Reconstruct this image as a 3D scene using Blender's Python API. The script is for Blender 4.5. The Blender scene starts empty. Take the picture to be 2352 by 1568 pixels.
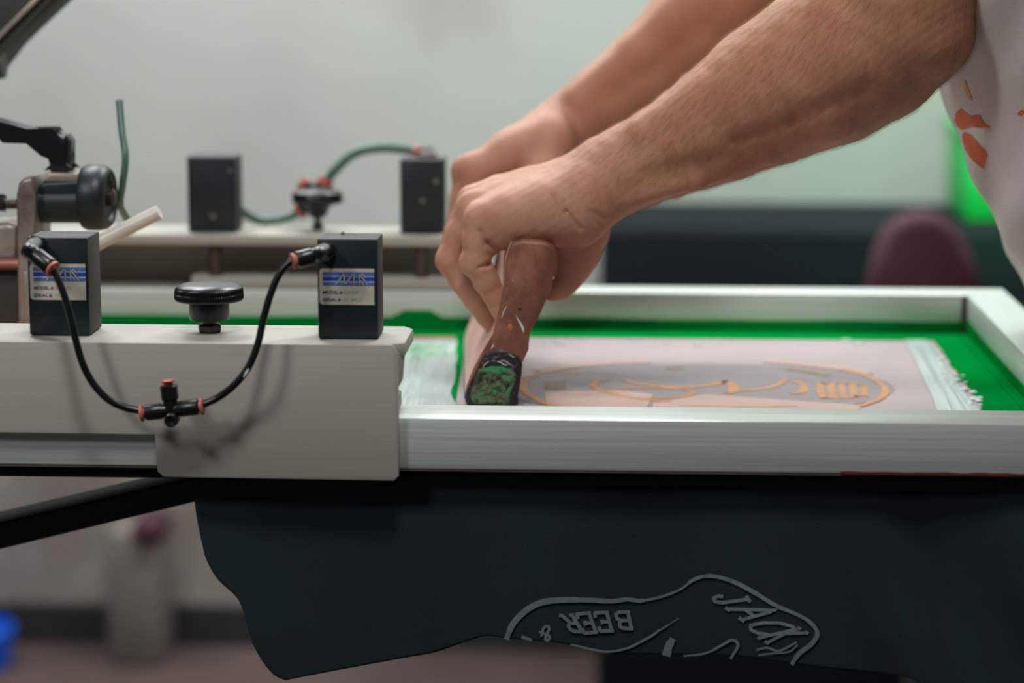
import bpy, bmesh, math, random
import numpy as np
from mathutils import Matrix, Vector, noise
random.seed(7); rng=np.random.default_rng(7)
C=bpy.context.scene.collection
# ------------------------------------------------------------------ camera model (survey of the place)
W_,H_=2352,1568
FPX=85/36*2352
PITCH=math.atan(902/FPX); YAW=math.atan(269/math.hypot(FPX,902)); ROLL=0.001
CAMROT=Matrix.Rotation(YAW,3,'Z')@Matrix.Rotation(math.pi/2-PITCH,3,'X')@Matrix.Rotation(ROLL,3,'Z')
def ray(px,py): return CAMROT@Vector(((px-W_/2)/FPX,-(py-H_/2)/FPX,-1.0))
CAM=Vector((0,0,1.0))-ray(915,792)*1.45
def at_y(px,py,Y):
    r=ray(px,py); return CAM+r*((Y-CAM.y)/r.y)
def at_z(px,py,Z):
    r=ray(px,py); return CAM+r*((Z-CAM.z)/r.z)
def depth(p):
    q=CAMROT.transposed()@(Vector(p)-CAM); return -q.z
def mpp(Y): return (Y-CAM.y)*1.01/FPX      # metres per pixel at depth Y
ZR=at_y(1000,959,0.008).z                  # screen rail top
ZM=at_y(1500,1082,0.008).z                 # mesh plane = rail bottom
# ------------------------------------------------------------------ materials
def lin(c): return tuple(((v/255)/12.92 if v<=10 else ((v/255+.055)/1.055)**2.4) for v in c)+(1.0,)
class NT:
    def __init__(s,name):
        s.m=bpy.data.materials.new(name); s.m.use_nodes=True; s.t=s.m.node_tree; s.n=s.t.nodes; s.b=s.n['Principled BSDF']
        s.tc=s.n.new('ShaderNodeTexCoord')
    def link(s,a,b): s.t.links.new(a,b)
    def set(s,k,v):
        if k in s.b.inputs: s.b.inputs[k].default_value=v
    def noise(s,scale,detail=4,rough=.5,vec=None,stretch=None):
        n=s.n.new('ShaderNodeTexNoise'); n.inputs['Scale'].default_value=scale; n.inputs['Detail'].default_value=detail; n.inputs['Roughness'].default_value=rough
        if stretch:
            mp=s.n.new('ShaderNodeMapping'); mp.inputs['Scale'].default_value=stretch; s.link(s.tc.outputs['Object'],mp.inputs[0]); s.link(mp.outputs[0],n.inputs['Vector'])
        else: s.link(s.tc.outputs['Object'],n.inputs['Vector'])
        return n.outputs['Fac']
    def ramp(s,fac,stops):
        r=s.n.new('ShaderNodeValToRGB'); s.link(fac,r.inputs[0]); e=r.color_ramp.elements
        while len(e)<len(stops): e.new(.5)
        for i,(p,c) in enumerate(stops): e[i].position=p; e[i].color=c
        return r.outputs[0]
    def mix(s,fac,a,b):
        m=s.n.new('ShaderNodeMix'); m.data_type='RGBA'
        for k,v in ((0,fac),(6,a),(7,b)):
            if isinstance(v,(int,float)): m.inputs[k].default_value=v
            elif isinstance(v,tuple): m.inputs[k].default_value=v
            else: s.link(v,m.inputs[k])
        return m.outputs[2]
    def bump(s,fac,strength,dist=.001,prev=None):
        b=s.n.new('ShaderNodeBump'); b.inputs['Strength'].default_value=strength; b.inputs['Distance'].default_value=dist; s.link(fac,b.inputs['Height'])
        if prev is not None: s.link(prev,b.inputs['Normal'])
        return b.outputs[0]
def mat(name,col,rough=.6,metal=0,var=.12,scale=30,bump=0,bscale=300,bdist=.0005,dirt=None,dirt_at=(.6,.7),dscale=60,stretch=None,spec=.5,coat=0):
    t=NT(name); t.set('Roughness',rough); t.set('Metallic',metal); t.set('Specular IOR Level',spec); t.set('Coat Weight',coat)
    c=lin(col); hi=tuple(min(1,v*(1+var)) for v in c[:3])+(1,); lo=tuple(v*(1-var) for v in c[:3])+(1,)
    o=t.ramp(t.noise(scale,5,.6,stretch=stretch),[(.3,lo),(.7,hi)])
    if dirt:
        f=t.ramp(t.noise(dscale,6,.65),[(dirt_at[0],(0,0,0,1)),(dirt_at[1],(1,1,1,1))]); o=t.mix(f,o,lin(dirt))
    t.link(o,t.b.inputs['Base Color'])
    if bump: t.link(t.bump(t.noise(bscale,4,.6,stretch=stretch),bump,bdist),t.b.inputs['Normal'])
    return t.m
# ------------------------------------------------------------------ mesh helpers
def obj(name,bm,m,parent=None,smooth=True,angle=40):
    me=bpy.data.meshes.new(name)
    if isinstance(bm,bmesh.types.BMesh):
        bmesh.ops.recalc_face_normals(bm,faces=bm.faces[:]); bm.to_mesh(me); bm.free()
    else: me.from_pydata(bm[0],[],bm[1])
    me.materials.append(m)
    if smooth:
        me.polygons.foreach_set('use_smooth',[True]*len(me.polygons))
        if angle is not None: me.set_sharp_from_angle(angle=math.radians(angle))
    me.update()
    o=bpy.data.objects.new(name,me); C.objects.link(o)
    if parent:
        o.parent=parent; o.matrix_parent_inverse=Matrix.Translation(-parent.location)
    return o
def tag(o,label,cat=None,group=None,kind=None):
    if label: o['label']=label
    if cat: o['category']=cat
    if group: o['group']=group
    if kind: o['kind']=kind
    return o
def thing(name,label,cat,loc,group=None,kind=None):
    o=bpy.data.objects.new(name,None); C.objects.link(o); o.location=loc; o.empty_display_size=.02
    return tag(o,label,cat,group,kind)
def add_box(bm,a,b,bev=0,seg=2):
    a=Vector(a); b=Vector(b); c=(a+b)/2; s=b-a
    r=bmesh.ops.create_cube(bm,size=1); vs=r['verts']
    for v in vs: v.co=Vector((v.co.x*s.x,v.co.y*s.y,v.co.z*s.z))+c
    if bev:
        es=list({e for v in vs for e in v.link_edges})
        bmesh.ops.bevel(bm,geom=es,offset=bev,segments=seg,affect='EDGES',profile=.5)
def box(a,b,bev=0,seg=2):
    bm=bmesh.new(); add_box(bm,a,b,bev,seg); return bm
def add_prism(bm,pts,vec,bev=0,seg=2):
    vec=Vector(vec); n=len(pts)
    v0=[bm.verts.new(Vector(p)) for p in pts]; v1=[bm.verts.new(Vector(p)+vec) for p in pts]
    f0=bm.faces.new(v0); f1=bm.faces.new(v1[::-1])
    for i in range(n): bm.faces.new((v0[i],v1[i],v1[(i+1)%n],v0[(i+1)%n]))
    if bev:
        es=list(set(f0.edges)|set(f1.edges)); bmesh.ops.bevel(bm,geom=es,offset=bev,segments=seg,affect='EDGES',profile=.5)
def prism(pts,vec,bev=0,seg=2):
    bm=bmesh.new(); add_prism(bm,pts,vec,bev,seg); return bm
def catmull(pts,n=8):
    P=[Vector(p) for p in pts]; P=[P[0]*2-P[1]]+P+[P[-1]*2-P[-2]]; out=[]
    for i in range(1,len(P)-2):
        for k in range(n):
            t=k/n; a,b,c,d=P[i-1:i+3]
            out.append(.5*((2*b)+(c-a)*t+(2*a-5*b+4*c-d)*t*t+(3*b-a-3*c+d)*t**3))
    out.append(P[-2]); return out
def add_tube(bm,path,rad,seg=14,caps=True):
    path=[Vector(p) for p in path]; n=len(path)
    if not hasattr(rad,'__len__'): rad=[rad]*n
    up=None; rings=[]
    for i,p in enumerate(path):
        t=(path[min(i+1,n-1)]-path[max(i-1,0)]).normalized()
        if up is None:
            up=t.orthogonal().normalized()
        up=(up-t*up.dot(t)).normalized(); s=t.cross(up)
        rings.append([bm.verts.new(p+(up*math.cos(2*math.pi*k/seg)+s*math.sin(2*math.pi*k/seg))*rad[i]) for k in range(seg)])
    for a,b in zip(rings,rings[1:]):
        for k in range(seg): bm.faces.new((a[k],a[(k+1)%seg],b[(k+1)%seg],b[k]))
    if caps: bm.faces.new(rings[0][::-1]); bm.faces.new(rings[-1])
def tube(path,rad,seg=14,sm=0):
    bm=bmesh.new(); add_tube(bm,catmull(path,sm) if sm else path,rad,seg); return bm
def add_lathe(bm,base,axis,prof,seg=48,knurl=None):
    """prof: list of (distance along axis, radius); knurl=(depth,count,i0,i1)"""
    axis=Vector(axis).normalized(); u=axis.orthogonal().normalized(); w=axis.cross(u); base=Vector(base); rings=[]
    for i,(h,r) in enumerate(prof):
        ring=[]
        for k in range(seg):
            a=2*math.pi*k/seg; rr=r
            if knurl and knurl[2]<=i<=knurl[3]: rr=r-knurl[0]*(k%2)
            ring.append(bm.verts.new(base+axis*h+(u*math.cos(a)+w*math.sin(a))*rr))
        rings.append(ring)
    for a,b in zip(rings,rings[1:]):
        for k in range(seg): bm.faces.new((a[k],a[(k+1)%seg],b[(k+1)%seg],b[k]))
    bm.faces.new(rings[0][::-1]); bm.faces.new(rings[-1])
def lathe(base,axis,prof,seg=48,knurl=None):
    bm=bmesh.new(); add_lathe(bm,base,axis,prof,seg,knurl); return bm
def add_ribbon(bm,pts,width,nrm,lift=0.0):
    """flat stroke along points; width number or list; nrm function or vector"""
    pts=[Vector(p) for p in pts]; n=len(pts)
    if not hasattr(width,'__len__'): width=[width]*n
    L=[];R=[]
    for i,p in enumerate(pts):
        t=(pts[min(i+1,n-1)]-pts[max(i-1,0)]).normalized(); nn=Vector(nrm).normalized(); s=t.cross(nn).normalized()*width[i]/2
        L.append(bm.verts.new(p+s+nn*lift)); R.append(bm.verts.new(p-s+nn*lift))
    for i in range(n-1): bm.faces.new((L[i],L[i+1],R[i+1],R[i]))
# ------------------------------------------------------------------ implicit surfaces for organic bodies
class Field:
    def __init__(s,lo,hi,h):
        s.h=h; s.lo=np.array(lo,float); s.n=np.ceil((np.array(hi)-s.lo)/h).astype(int)+1
        s.f=np.full(s.n,.05,np.float32)
        s.ax=[s.lo[i]+h*np.arange(s.n[i]) for i in range(3)]
    def _sub(s,lo,hi):
        i0=np.clip(np.floor((lo-s.lo)/s.h).astype(int),0,s.n); i1=np.clip(np.ceil((hi-s.lo)/s.h).astype(int)+1,0,s.n)
        if (i1<=i0).any(): return None,None
        sl=tuple(slice(a,b) for a,b in zip(i0,i1))
        X,Y,Z=np.meshgrid(s.ax[0][sl[0]],s.ax[1][sl[1]],s.ax[2][sl[2]],indexing='ij',sparse=True)
        return sl,(X,Y,Z)
    def cap(s,a,b,ra,rb,k=.006,ys=1.0,sub=False):
        """tapered capsule, smooth-joined; ys stretches it along Y"""
        a=np.array(a,float); b=np.array(b,float); m=max(ra,rb)+k*2+.012; M=np.array([m,m*max(ys,1),m])
        sl,g=s._sub(np.minimum(a,b)-M,np.maximum(a,b)+M)
        if sl is None: return
        X,Y,Z=g; d=b-a; d2=d.copy(); 
        dy=d[1]/ys; L=d[0]**2+dy**2+d[2]**2+1e-12
        px=X-a[0]; py=(Y-a[1])/ys; pz=Z-a[2]
        t=np.clip((px*d[0]+py*dy+pz*d[2])/L,0,1)
        dist=np.sqrt((px-t*d[0])**2+(py-t*dy)**2+(pz-t*d[2])**2)-(ra+(rb-ra)*t)
        dist=dist.astype(np.float32); F=s.f[sl]
        if sub:
            hh=np.clip(.5-.5*(F+dist)/k,0,1); s.f[sl]=F*(1-hh)+(-dist)*hh+k*hh*(1-hh)
        else:
            hh=np.clip(.5+.5*(F-dist)/k,0,1); s.f[sl]=F*(1-hh)+dist*hh-k*hh*(1-hh)
    def chain(s,pts,rs,k=.006,ys=1.0):
        for i in range(len(pts)-1): s.cap(pts[i],pts[i+1],rs[i],rs[i+1],k,ys)
    def groove(s,a,b,r,depth,ysq=.22):
        """shallow crease along a-b: raise the field near the line"""
        a=np.array(a,float); b=np.array(b,float); m=np.array([3*r,3*r/ysq,3*r]); sl,g=s._sub(np.minimum(a,b)-m,np.maximum(a,b)+m)
        if sl is None: return
        X,Y,Z=g; d=b-a; L=(d**2).sum()+1e-12
        t=np.clip(((X-a[0])*d[0]+(Y-a[1])*d[1]+(Z-a[2])*d[2])/L,0,1)
        q=(X-a[0]-t*d[0])**2+((Y-a[1]-t*d[1])*ysq)**2+(Z-a[2]-t*d[2])**2
        s.f[sl]+=(depth*np.exp(-q/(r*r)*1.5)).astype(np.float32)
    def disp(s,fn):
        X,Y,Z=np.meshgrid(*s.ax,indexing='ij',sparse=True); s.f+=fn(X,Y,Z).astype(np.float32)
    def mesh(s,smooth=2):
        f=s.f; ins=f<0
        n=s.n-1
        cnt=np.zeros(n,np.int8)
        for dx in (0,1):
            for dy in (0,1):
                for dz in (0,1): cnt+=ins[dx:dx+n[0],dy:dy+n[1],dz:dz+n[2]]
        act=(cnt>0)&(cnt<8); idx=-np.ones(n,np.int64); cells=np.argwhere(act); idx[act]=np.arange(len(cells))
        acc=np.zeros((len(cells),3)); w=np.zeros(len(cells))
        cor=[(i,j,k) for i in (0,1) for j in (0,1) for k in (0,1)]
        val={c:f[cells[:,0]+c[0],cells[:,1]+c[1],cells[:,2]+c[2]].astype(float) for c in cor}
        for a in cor:
            for ax in range(3):
                if a[ax]==0:
                    b=list(a); b[ax]=1; b=tuple(b); va,vb=val[a],val[b]; m=(va<0)!=(vb<0)
                    t=np.where(m,va/np.where(m,va-vb,1),0)
                    p=np.array(a,float)[None,:].repeat(len(cells),0); p[:,ax]+=t; acc[m]+=p[m]; w[m]+=1
        V=s.lo+(cells+acc/w[:,None])*s.h
        Q=[]
        for ax in range(3):
            b1,b2=[(1,2),(2,0),(0,1)][ax]
            A=np.take(ins,range(0,s.n[ax]-1),ax); B=np.take(ins,range(1,s.n[ax]),ax)
            e=np.argwhere(A!=B); 
            ok=(e[:,b1]>0)&(e[:,b2]>0)&(e[:,b1]<n[b1])&(e[:,b2]<n[b2]); e=e[ok]
            fl=A[e[:,0],e[:,1],e[:,2]]
            def at(o1,o2):
                q=e.copy(); q[:,b1]-=o1; q[:,b2]-=o2; return idx[q[:,0],q[:,1],q[:,2]]
            q=np.stack([at(0,0),at(1,0),at(1,1),at(0,1)],1); q[~fl]=q[~fl][:,::-1]; Q.append(q)
        Q=np.concatenate(Q); Q=Q[(Q>=0).all(1)]
        for _ in range(smooth):
            S=np.zeros_like(V); c=np.zeros(len(V))
            for i in range(4):
                a,b=Q[:,i],Q[:,(i+1)%4]
                for x,y in ((a,b),(b,a)):
                    for d in range(3): S[:,d]+=np.bincount(x,V[y,d],len(V))
                    c+=np.bincount(x,minlength=len(V))
            V=V*.4+(S/np.maximum(c,1)[:,None])*.6
        return V,Q
def pmesh(name,parts,m,parent=None,smooth=True):
    Vs=[];Qs=[];o=0
    for V,Q in parts: Vs.append(V); Qs.append(Q+o); o+=len(V)
    V=np.concatenate(Vs); Q=np.concatenate(Qs)
    me=bpy.data.meshes.new(name); me.vertices.add(len(V)); me.vertices.foreach_set('co',V.astype(np.float32).ravel())
    me.loops.add(Q.size); me.loops.foreach_set('vertex_index',Q.ravel().astype(np.int32))
    me.polygons.add(len(Q)); me.polygons.foreach_set('loop_start',np.arange(0,Q.size,4,dtype=np.int32))
    me.update(calc_edges=True); me.validate()
    me.polygons.foreach_set('use_smooth',[True]*len(me.polygons)); me.materials.append(m); me.update()
    ob=bpy.data.objects.new(name,me); C.objects.link(ob)
    if parent: ob.parent=parent; ob.matrix_parent_inverse=Matrix.Translation(-parent.location)
    return ob
def text_mesh(s,size,origin,xdir,ydir,m,name,parent,sx=1.0,bold=0.0,lift=0,align='LEFT'):
    cu=bpy.data.curves.new(name,'FONT'); cu.body=s; cu.size=size; cu.offset=bold; cu.align_x=align
    t=bpy.data.objects.new('tmp',cu); C.objects.link(t); bpy.context.view_layer.update()
    me=bpy.data.meshes.new_from_object(t.evaluated_get(bpy.context.evaluated_depsgraph_get())); bpy.data.objects.remove(t); bpy.data.curves.remove(cu)
    xd=Vector(xdir).normalized(); yd=Vector(ydir).normalized(); zd=xd.cross(yd)
    for v in me.vertices: v.co=Vector(origin)+xd*v.co.x*sx+yd*v.co.y+zd*lift
    me.name=name; me.materials.clear(); me.materials.append(m); o=bpy.data.objects.new(name,me); C.objects.link(o)
    if parent: o.parent=parent; o.matrix_parent_inverse=Matrix.Translation(-parent.location)
    return o
# ================================================================== materials
M={}
M['alu']=mat('brushed_aluminium',(208,216,210),rough=.36,metal=.42,var=.16,scale=14,bump=.25,bscale=60,bdist=.0002,stretch=(.35,40,40),dirt=(95,92,84),dirt_at=(.70,.78),dscale=18)
M['alu_y']=mat('brushed_aluminium_side',(200,208,202),rough=.38,metal=.45,var=.1,scale=14,bump=.2,bscale=60,bdist=.0003,stretch=(40,.35,40))
M['plate']=mat('anodised_plate',(164,161,152),rough=.6,metal=.1,var=.04,scale=30,bump=.15,bscale=400,bdist=.0001,stretch=(.1,12,12),dirt=(120,108,100),dirt_at=(.73,.80),dscale=35)
M['black']=mat('black_anodised',(20,33,36),rough=.42,var=.2,scale=60,bump=.2,bscale=900,bdist=.0002,dirt=(78,74,74),dirt_at=(.69,.80),dscale=260)
M['blackdusty']=mat('dusty_black_cast',(42,46,47),rough=.6,var=.3,scale=300,bump=.3,bscale=1200,bdist=.0002,dirt=(105,98,96),dirt_at=(.6,.75),dscale=700)
M['plastic']=mat('black_plastic',(16,20,22),rough=.3,var=.1,scale=80,bump=.05,bscale=500)
M['hose']=mat('black_hose',(12,16,18),rough=.28,var=.05)
M['hosegreen']=mat('grey_green_hose',(74,108,92),rough=.35,var=.08)
M['collar']=mat('coral_collar',(196,106,88),rough=.5,var=.2,scale=400)
M['red']=mat('red_plug',(176,62,44),rough=.5,var=.15,scale=300)
M['nut']=mat('dark_steel_nut',(78,68,62),rough=.4,metal=.7,var=.25,scale=200)
M['bolt']=mat('bolt_steel',(84,70,66),rough=.45,metal=.6,var=.2)
M['stick']=mat('sticker_paper',(196,192,176),rough=.5,var=.08,scale=200,dirt=(60,58,50),dirt_at=(.72,.76),dscale=260)
M['blue1']=mat('sticker_blue',(20,70,165),rough=.5,var=.1,scale=400)
M['blue2']=mat('sticker_worn_blue',(72,104,172),rough=.55,var=.3,scale=900)
M['navy']=mat('sticker_navy',(40,58,112),rough=.5,var=.1)
M['faint']=mat('faint_print',(150,148,136),rough=.6,var=.3,scale=900)
M['green']=mat('green_tape',(0,128,52),rough=.7,var=.12,scale=9,bump=.2,bscale=30,bdist=.001,spec=.0)
M['mesh']=mat('polyester_mesh',(172,157,159),rough=.42,var=.05,scale=10,bump=.1,bscale=1200,bdist=.0001)
M['stencil']=mat('stencil_zone',(134,122,127),rough=.5,var=.06,scale=14)
M['orange']=mat('orange_print',(192,132,76),rough=.55,var=.2,scale=40)
M['peach']=mat('peach_ghost_print',(190,158,148),rough=.55,var=.08,scale=40)
M['olive']=mat('olive_print',(128,112,74),rough=.55,var=.2,scale=40)
M['ink']=mat('pale_ink',(206,220,216),rough=.3,var=.06,scale=30,coat=.2)
M['inkwet']=mat('streaky_pale_ink',(198,214,210),rough=.22,var=.10,scale=22,stretch=(6,.5,1),coat=.3,dirt=(120,186,140),dirt_at=(.60,.74),dscale=9)
M['redtape']=mat('dark_red_emulsion',(96,30,32),rough=.6,var=.3,scale=60)
M['head']=mat('painted_head_metal',(70,66,62),rough=.5,metal=.3,var=.3,scale=30)
M['silver']=mat('worn_silver_plate',(160,150,142),rough=.4,metal=.5,var=.25,scale=30,dirt=(92,70,66),dirt_at=(.55,.75),dscale=22)
M['copper']=mat('copper_rod',(172,112,98),rough=.45,metal=.4,var=.25,scale=60)
M['beam']=mat('dark_beam',(62,66,62),rough=.45,metal=.3,var=.15)
M['navybeam']=mat('navy_steel',(16,30,42),rough=.45,metal=.1,var=.2,scale=10)
M['rubber']=mat('pallet_rubber',(22,28,30),rough=.8,var=.15)

# ================================================================== screen clamp arms
AT=1.0
def arm(name,label,Yout,Yin,x0,x1,sgn,pix):
    """channel arm: top flange + outer clamp plate. sgn=+1 near arm (plate on -Y side), -1 far arm"""
    t=thing(name,label,'screen holder',((x0+x1)/2,(Yout+Yin)/2,AT-.09))
    th=.005
    ya,yb=(Yout,Yin) if sgn>0 else (Yin,Yout)
    ch=.010
    fa_=ya+(.0052 if sgn>0 else 0); fl=[Vector((x0,fa_,AT)),Vector((x1-.0005,fa_,AT)),Vector((x1+.0055,ya+ch*.8,AT)),Vector((x1+.0055,yb-ch,AT)),Vector((x1,yb,AT)),Vector((x0,yb,AT))]
    obj('top_flange',prism([p for p in fl],(0,0,-.0085),.0008,2),M['plate'],t)
    poly=[(x0,AT),(x1-.0015,AT),(x1+.002,AT-.005),(x1+.002,pix['bot']+.003),(x1-.001,pix['bot']),(pix['xs']+.004,pix['bot']+.0008),(pix['xs'],pix['bot']+.0045),(pix['xs'],pix['mid']),(x0,pix['mid'])]
    y=Yout if sgn>0 else Yout-th
    obj('clamp_plate',prism([Vector((px,y,z)) for px,z in poly],(0,th,0),.0009,2),M['plate'],t)
    # corner web seen at the free end
    w=[Vector((x1+.0015,ya+.004,AT-.006)),Vector((x1+.0055,ya+.012,AT-.006)),Vector((x1+.0045,ya+.008,AT-.022)),Vector((x1+.0005,ya+.005,AT-.03))]
    if sgn>0: obj('end_web',prism(w,(-.006,0,0),.0005),M['plate'],t)
    # inner clamp bar that presses the screen frame, with its bolts
    yb2=Yout+.008 if sgn>0 else Yin+.004
    obj('clamp_bar',box((pix['xs']-.03 if sgn>0 else pix['xs'],yb2,ZR+.0008),(x1,yb2+.035,ZR+.0105),.001),M['plate'],t)
    for bx in pix['bolts']: obj('bolt',lathe((bx,yb2+(.012 if sgn>0 else .006),ZR+.010),(0,0,1),[(0,.0055),(AT-.0085-ZR-.010,.0055)],20),M['bolt'],t)
    return t
xe=at_y(907,900,0).x
near_arm=arm('screen_holder','pale metal screen holder across the near side carrying the two labelled black cylinders',0,.073,-.70,xe,1,
   dict(bot=at_y(600,1101,0).z,xs=at_y(360,1050,0).x,mid=at_y(300,993,0).z,bolts=[at_y(140,900,.03).x,at_y(800,900,.03).x]))
YF=at_z(700,541,AT).y       # front edge of the far arm's flange
far_arm=arm('screen_holder','blurred pale metal screen holder on the far side behind the hands',YF+.080,YF,-.70,at_y(1075,540,YF).x,-1,
   dict(bot=ZM-.006,xs=at_y(436,600,YF).x,mid=ZM+.02,bolts=[at_y(495,590,YF+.01).x,at_y(968,590,YF+.01).x]))

# ================================================================== air cylinders
def cylinder_block(name,label,x0,x1,y0,dy,h,group,sticker=None,marks=()):
    t=thing(name,label,'air cylinder',((x0+x1)/2,y0+dy/2,AT),group)
    b=obj('body',box((x0,y0,AT+.0006),(x1,y0+dy,AT+h),.0010,2),M['black'],t)
    b.data.materials.append(M['blackdusty'])
    for p in b.data.polygons:
        if p.normal.x>.7 or p.normal.z>.7: p.material_index=1
    for (mx,mz,r) in marks: obj('screw',lathe((x0+mx,y0+.0002,AT+mz),(0,-1,0),[(0,r),(.0006,r),(.0006,r*.6),(.0002,r*.5)],20),M['silver'],t)
    return t
def fitting(t,hexc,pivot,end,coll,r,mt='plastic'):
    """swivel elbow: hex base on the block, ball, barrel, coloured collar"""
    hexc,pivot,end,coll=map(Vector,(hexc,pivot,end,coll)); ax=(pivot-hexc).normalized()
    L=(pivot-hexc).length
    f=obj('elbow_fitting',lathe(hexc,ax,[(-.001,r*1.22),(.0035,r*1.22),(.004,r*1.12)],6),M[mt],t,angle=20)
    bm=bmesh.new(); add_lathe(bm,hexc+ax*.003,ax,[(0,r),(L*.5,r*1.02),(L*.55,r*.93),(L-.003,r*.95),(L+r*.35,r*.85),(L+r*.75,r*.5)],28)
    d=(end-pivot).normalized(); D=(end-pivot).length
    add_lathe(bm,pivot,d,[(-r*.8,r*.5),(-r*.5,r*.85),(0,r*.95),(D*.33,r*.82),(D*.36,r*1.0),(D*.96,r*1.0),(D,r*.93)],28)
    obj('barrel',bm,M[mt],f)
    obj('collar',lathe(end,d,[(0,r*.62),(.0012,r*.62),(.0014,r*.9),(.0030,r*.95),(.0034,r*.7)],24),M['collar'],f)
    return f
s_near=mpp(.018)
YB=.018
bx0,bx1=at_y(730,700,YB).x,at_y(868.5,700,YB).x; hB=at_y(800,548.5,YB).z-AT
cr=cylinder_block('air_cylinder','square black air cylinder with clean legible sticker at the free end of the near arm',bx0,bx1,YB,.031,hB,'labelled black air cylinders')
bl0,bl1=at_y(66,700,YB+.004).x,at_y(205,700,YB+.004).x; hL=at_y(130,545,YB+.004).z-AT
cl=cylinder_block('air_cylinder','dusty black air cylinder at left whose sticker is crossed by the hose',bl0,bl1,YB+.004,.034,hL,'labelled black air cylinders')
def sticker(t,Y,px0,py0,px1,py1,model,serial,dx=0):
    A=at_y(px0,py0,Y); B=at_y(px1,py1,Y); w=B.x-A.x; h=A.z-B.z; y=Y-.00025; u=w/127.
    r=.0022; pts=[]
    for cx,cz,a0 in ((A.x+r,A.z-r,90),(A.x+r,B.z+r,180)):
        for k in range(7):
            a=math.radians(a0+k*15); pts.append(Vector((cx+r*math.cos(a),y,cz+r*math.sin(a))))
    pts+= [Vector((B.x,y,B.z)),Vector((B.x,y,A.z))]
    s=obj('sticker',prism(pts,(0,.0002,0)),M['stick'],t,smooth=False)
    def R(x0,z0,x1,z1,m,n='stripe',lift=.00006):
        bm=bmesh.new(); add_box(bm,(A.x+x0*u,y-lift,A.z-z1*u),(A.x+x1*u,y-lift+.00004,A.z-z0*u)); o=obj(n,bm,M[m],s,smooth=False); return o
    R(8,8,127,17,'blue2'); R(8,19,127,29,'blue1'); R(8,32,127,40,'blue2')
    # geometric letter mark of slanted outlined strokes
    strokes=[[(38,37),(57,12),(60,37),(78,12)],[(81,12),(81,37)],[(93,37),(93,12)],[(93,12),(112,37)],[(98,12),(108,20)],[(93,25),(103,37)]]
    for wd,m,lf in ((5.2,'navy',.00012),(2.4,'stick',.00018)):
        bm=bmesh.new()
        for q in strokes:
            for a,b in zip(q,q[1:]): add_ribbon(bm,[Vector((A.x+a[0]*u,y,A.z-a[1]*u)),Vector((A.x+b[0]*u,y,A.z-b[1]*u))],wd*u,(0,-1,0),lf)
        obj('letter_mark',bm,M[m],s,smooth=False)
    for i,(lab,val) in enumerate((('MODEL #',model),('SERIAL #',serial))):
        z=A.z-(59+17*i)*u
        text_mesh(lab,10.5*u,(A.x+8*u,y,z),(1,0,0),(0,0,1),M['navy'],'lettering',s,sx=1.02,bold=.25*u,lift=.0001)
        text_mesh(val,11*u,(A.x+(56+dx)*u,y,z),(1,0,0),(0,0,1),M['faint'],'typed_number',s,sx=1.05,lift=.0001)
sticker(cr,YB,733,616,860,700,'009309','01189CC')
sticker(cl,YB+.004,68,605,198,689,'20 5305','10  90')
hexr=.0052
H=at_y(748,577,YB); fitting(cr,H,at_y(735,583,-.004),at_y(682,597,-.010),None or at_y(672,600,-.010),.0052)
Hl=at_y(83,562,YB+.004); fitting(cl,Hl,at_y(68,576,-.006),at_y(116,613,-.014),at_y(122,616,-.014),.0054)
# crumb of dried ink with a thread on the clean cylinder
bm=bmesh.new(); P=at_y(789,537,YB+.022); P.z=AT+hB+.0008
for k in range(5): bmesh.ops.create_icosphere(bm,subdivisions=1,radius=.0009,matrix=Matrix.Translation(P+Vector((random.uniform(-.001,.001),random.uniform(-.001,.001),random.uniform(0,.0008)))))
add_tube(bm,[P,P+Vector((.006,-.001,-.0003)),P+Vector((.0095,-.002,-.0006))],.00016,6)
tag(obj('lint_crumb',bm,mat('grey_lint',(150,136,134),var=.3,scale=900)),'tiny grey crumb and thread lying on top of the clean black cylinder','crumb')
# ------------------------------------------------------------------ far cylinders
YR=YF+.016
def far_cyl(px0,px1,pyt,label,marks):
    a=at_y(px0,500,YR); b=at_y(px1,500,YR); z=at_y(px0,pyt,YR).z
    return cylinder_block('air_cylinder',label,a.x,b.x,YR,.034,z-AT,'blurred black air cylinders on the far arm',marks=marks)
fl_=far_cyl(432,543,360,'blurred black air cylinder standing left of the far knob',[(.021,.014,.0022),(.036,.052,.0016)])
fr_=far_cyl(919,1019,366,'blurred black air cylinder on the far arm close to the knuckles',[(.019,.028,.0020),(.030,.044,.0020)])
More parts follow.
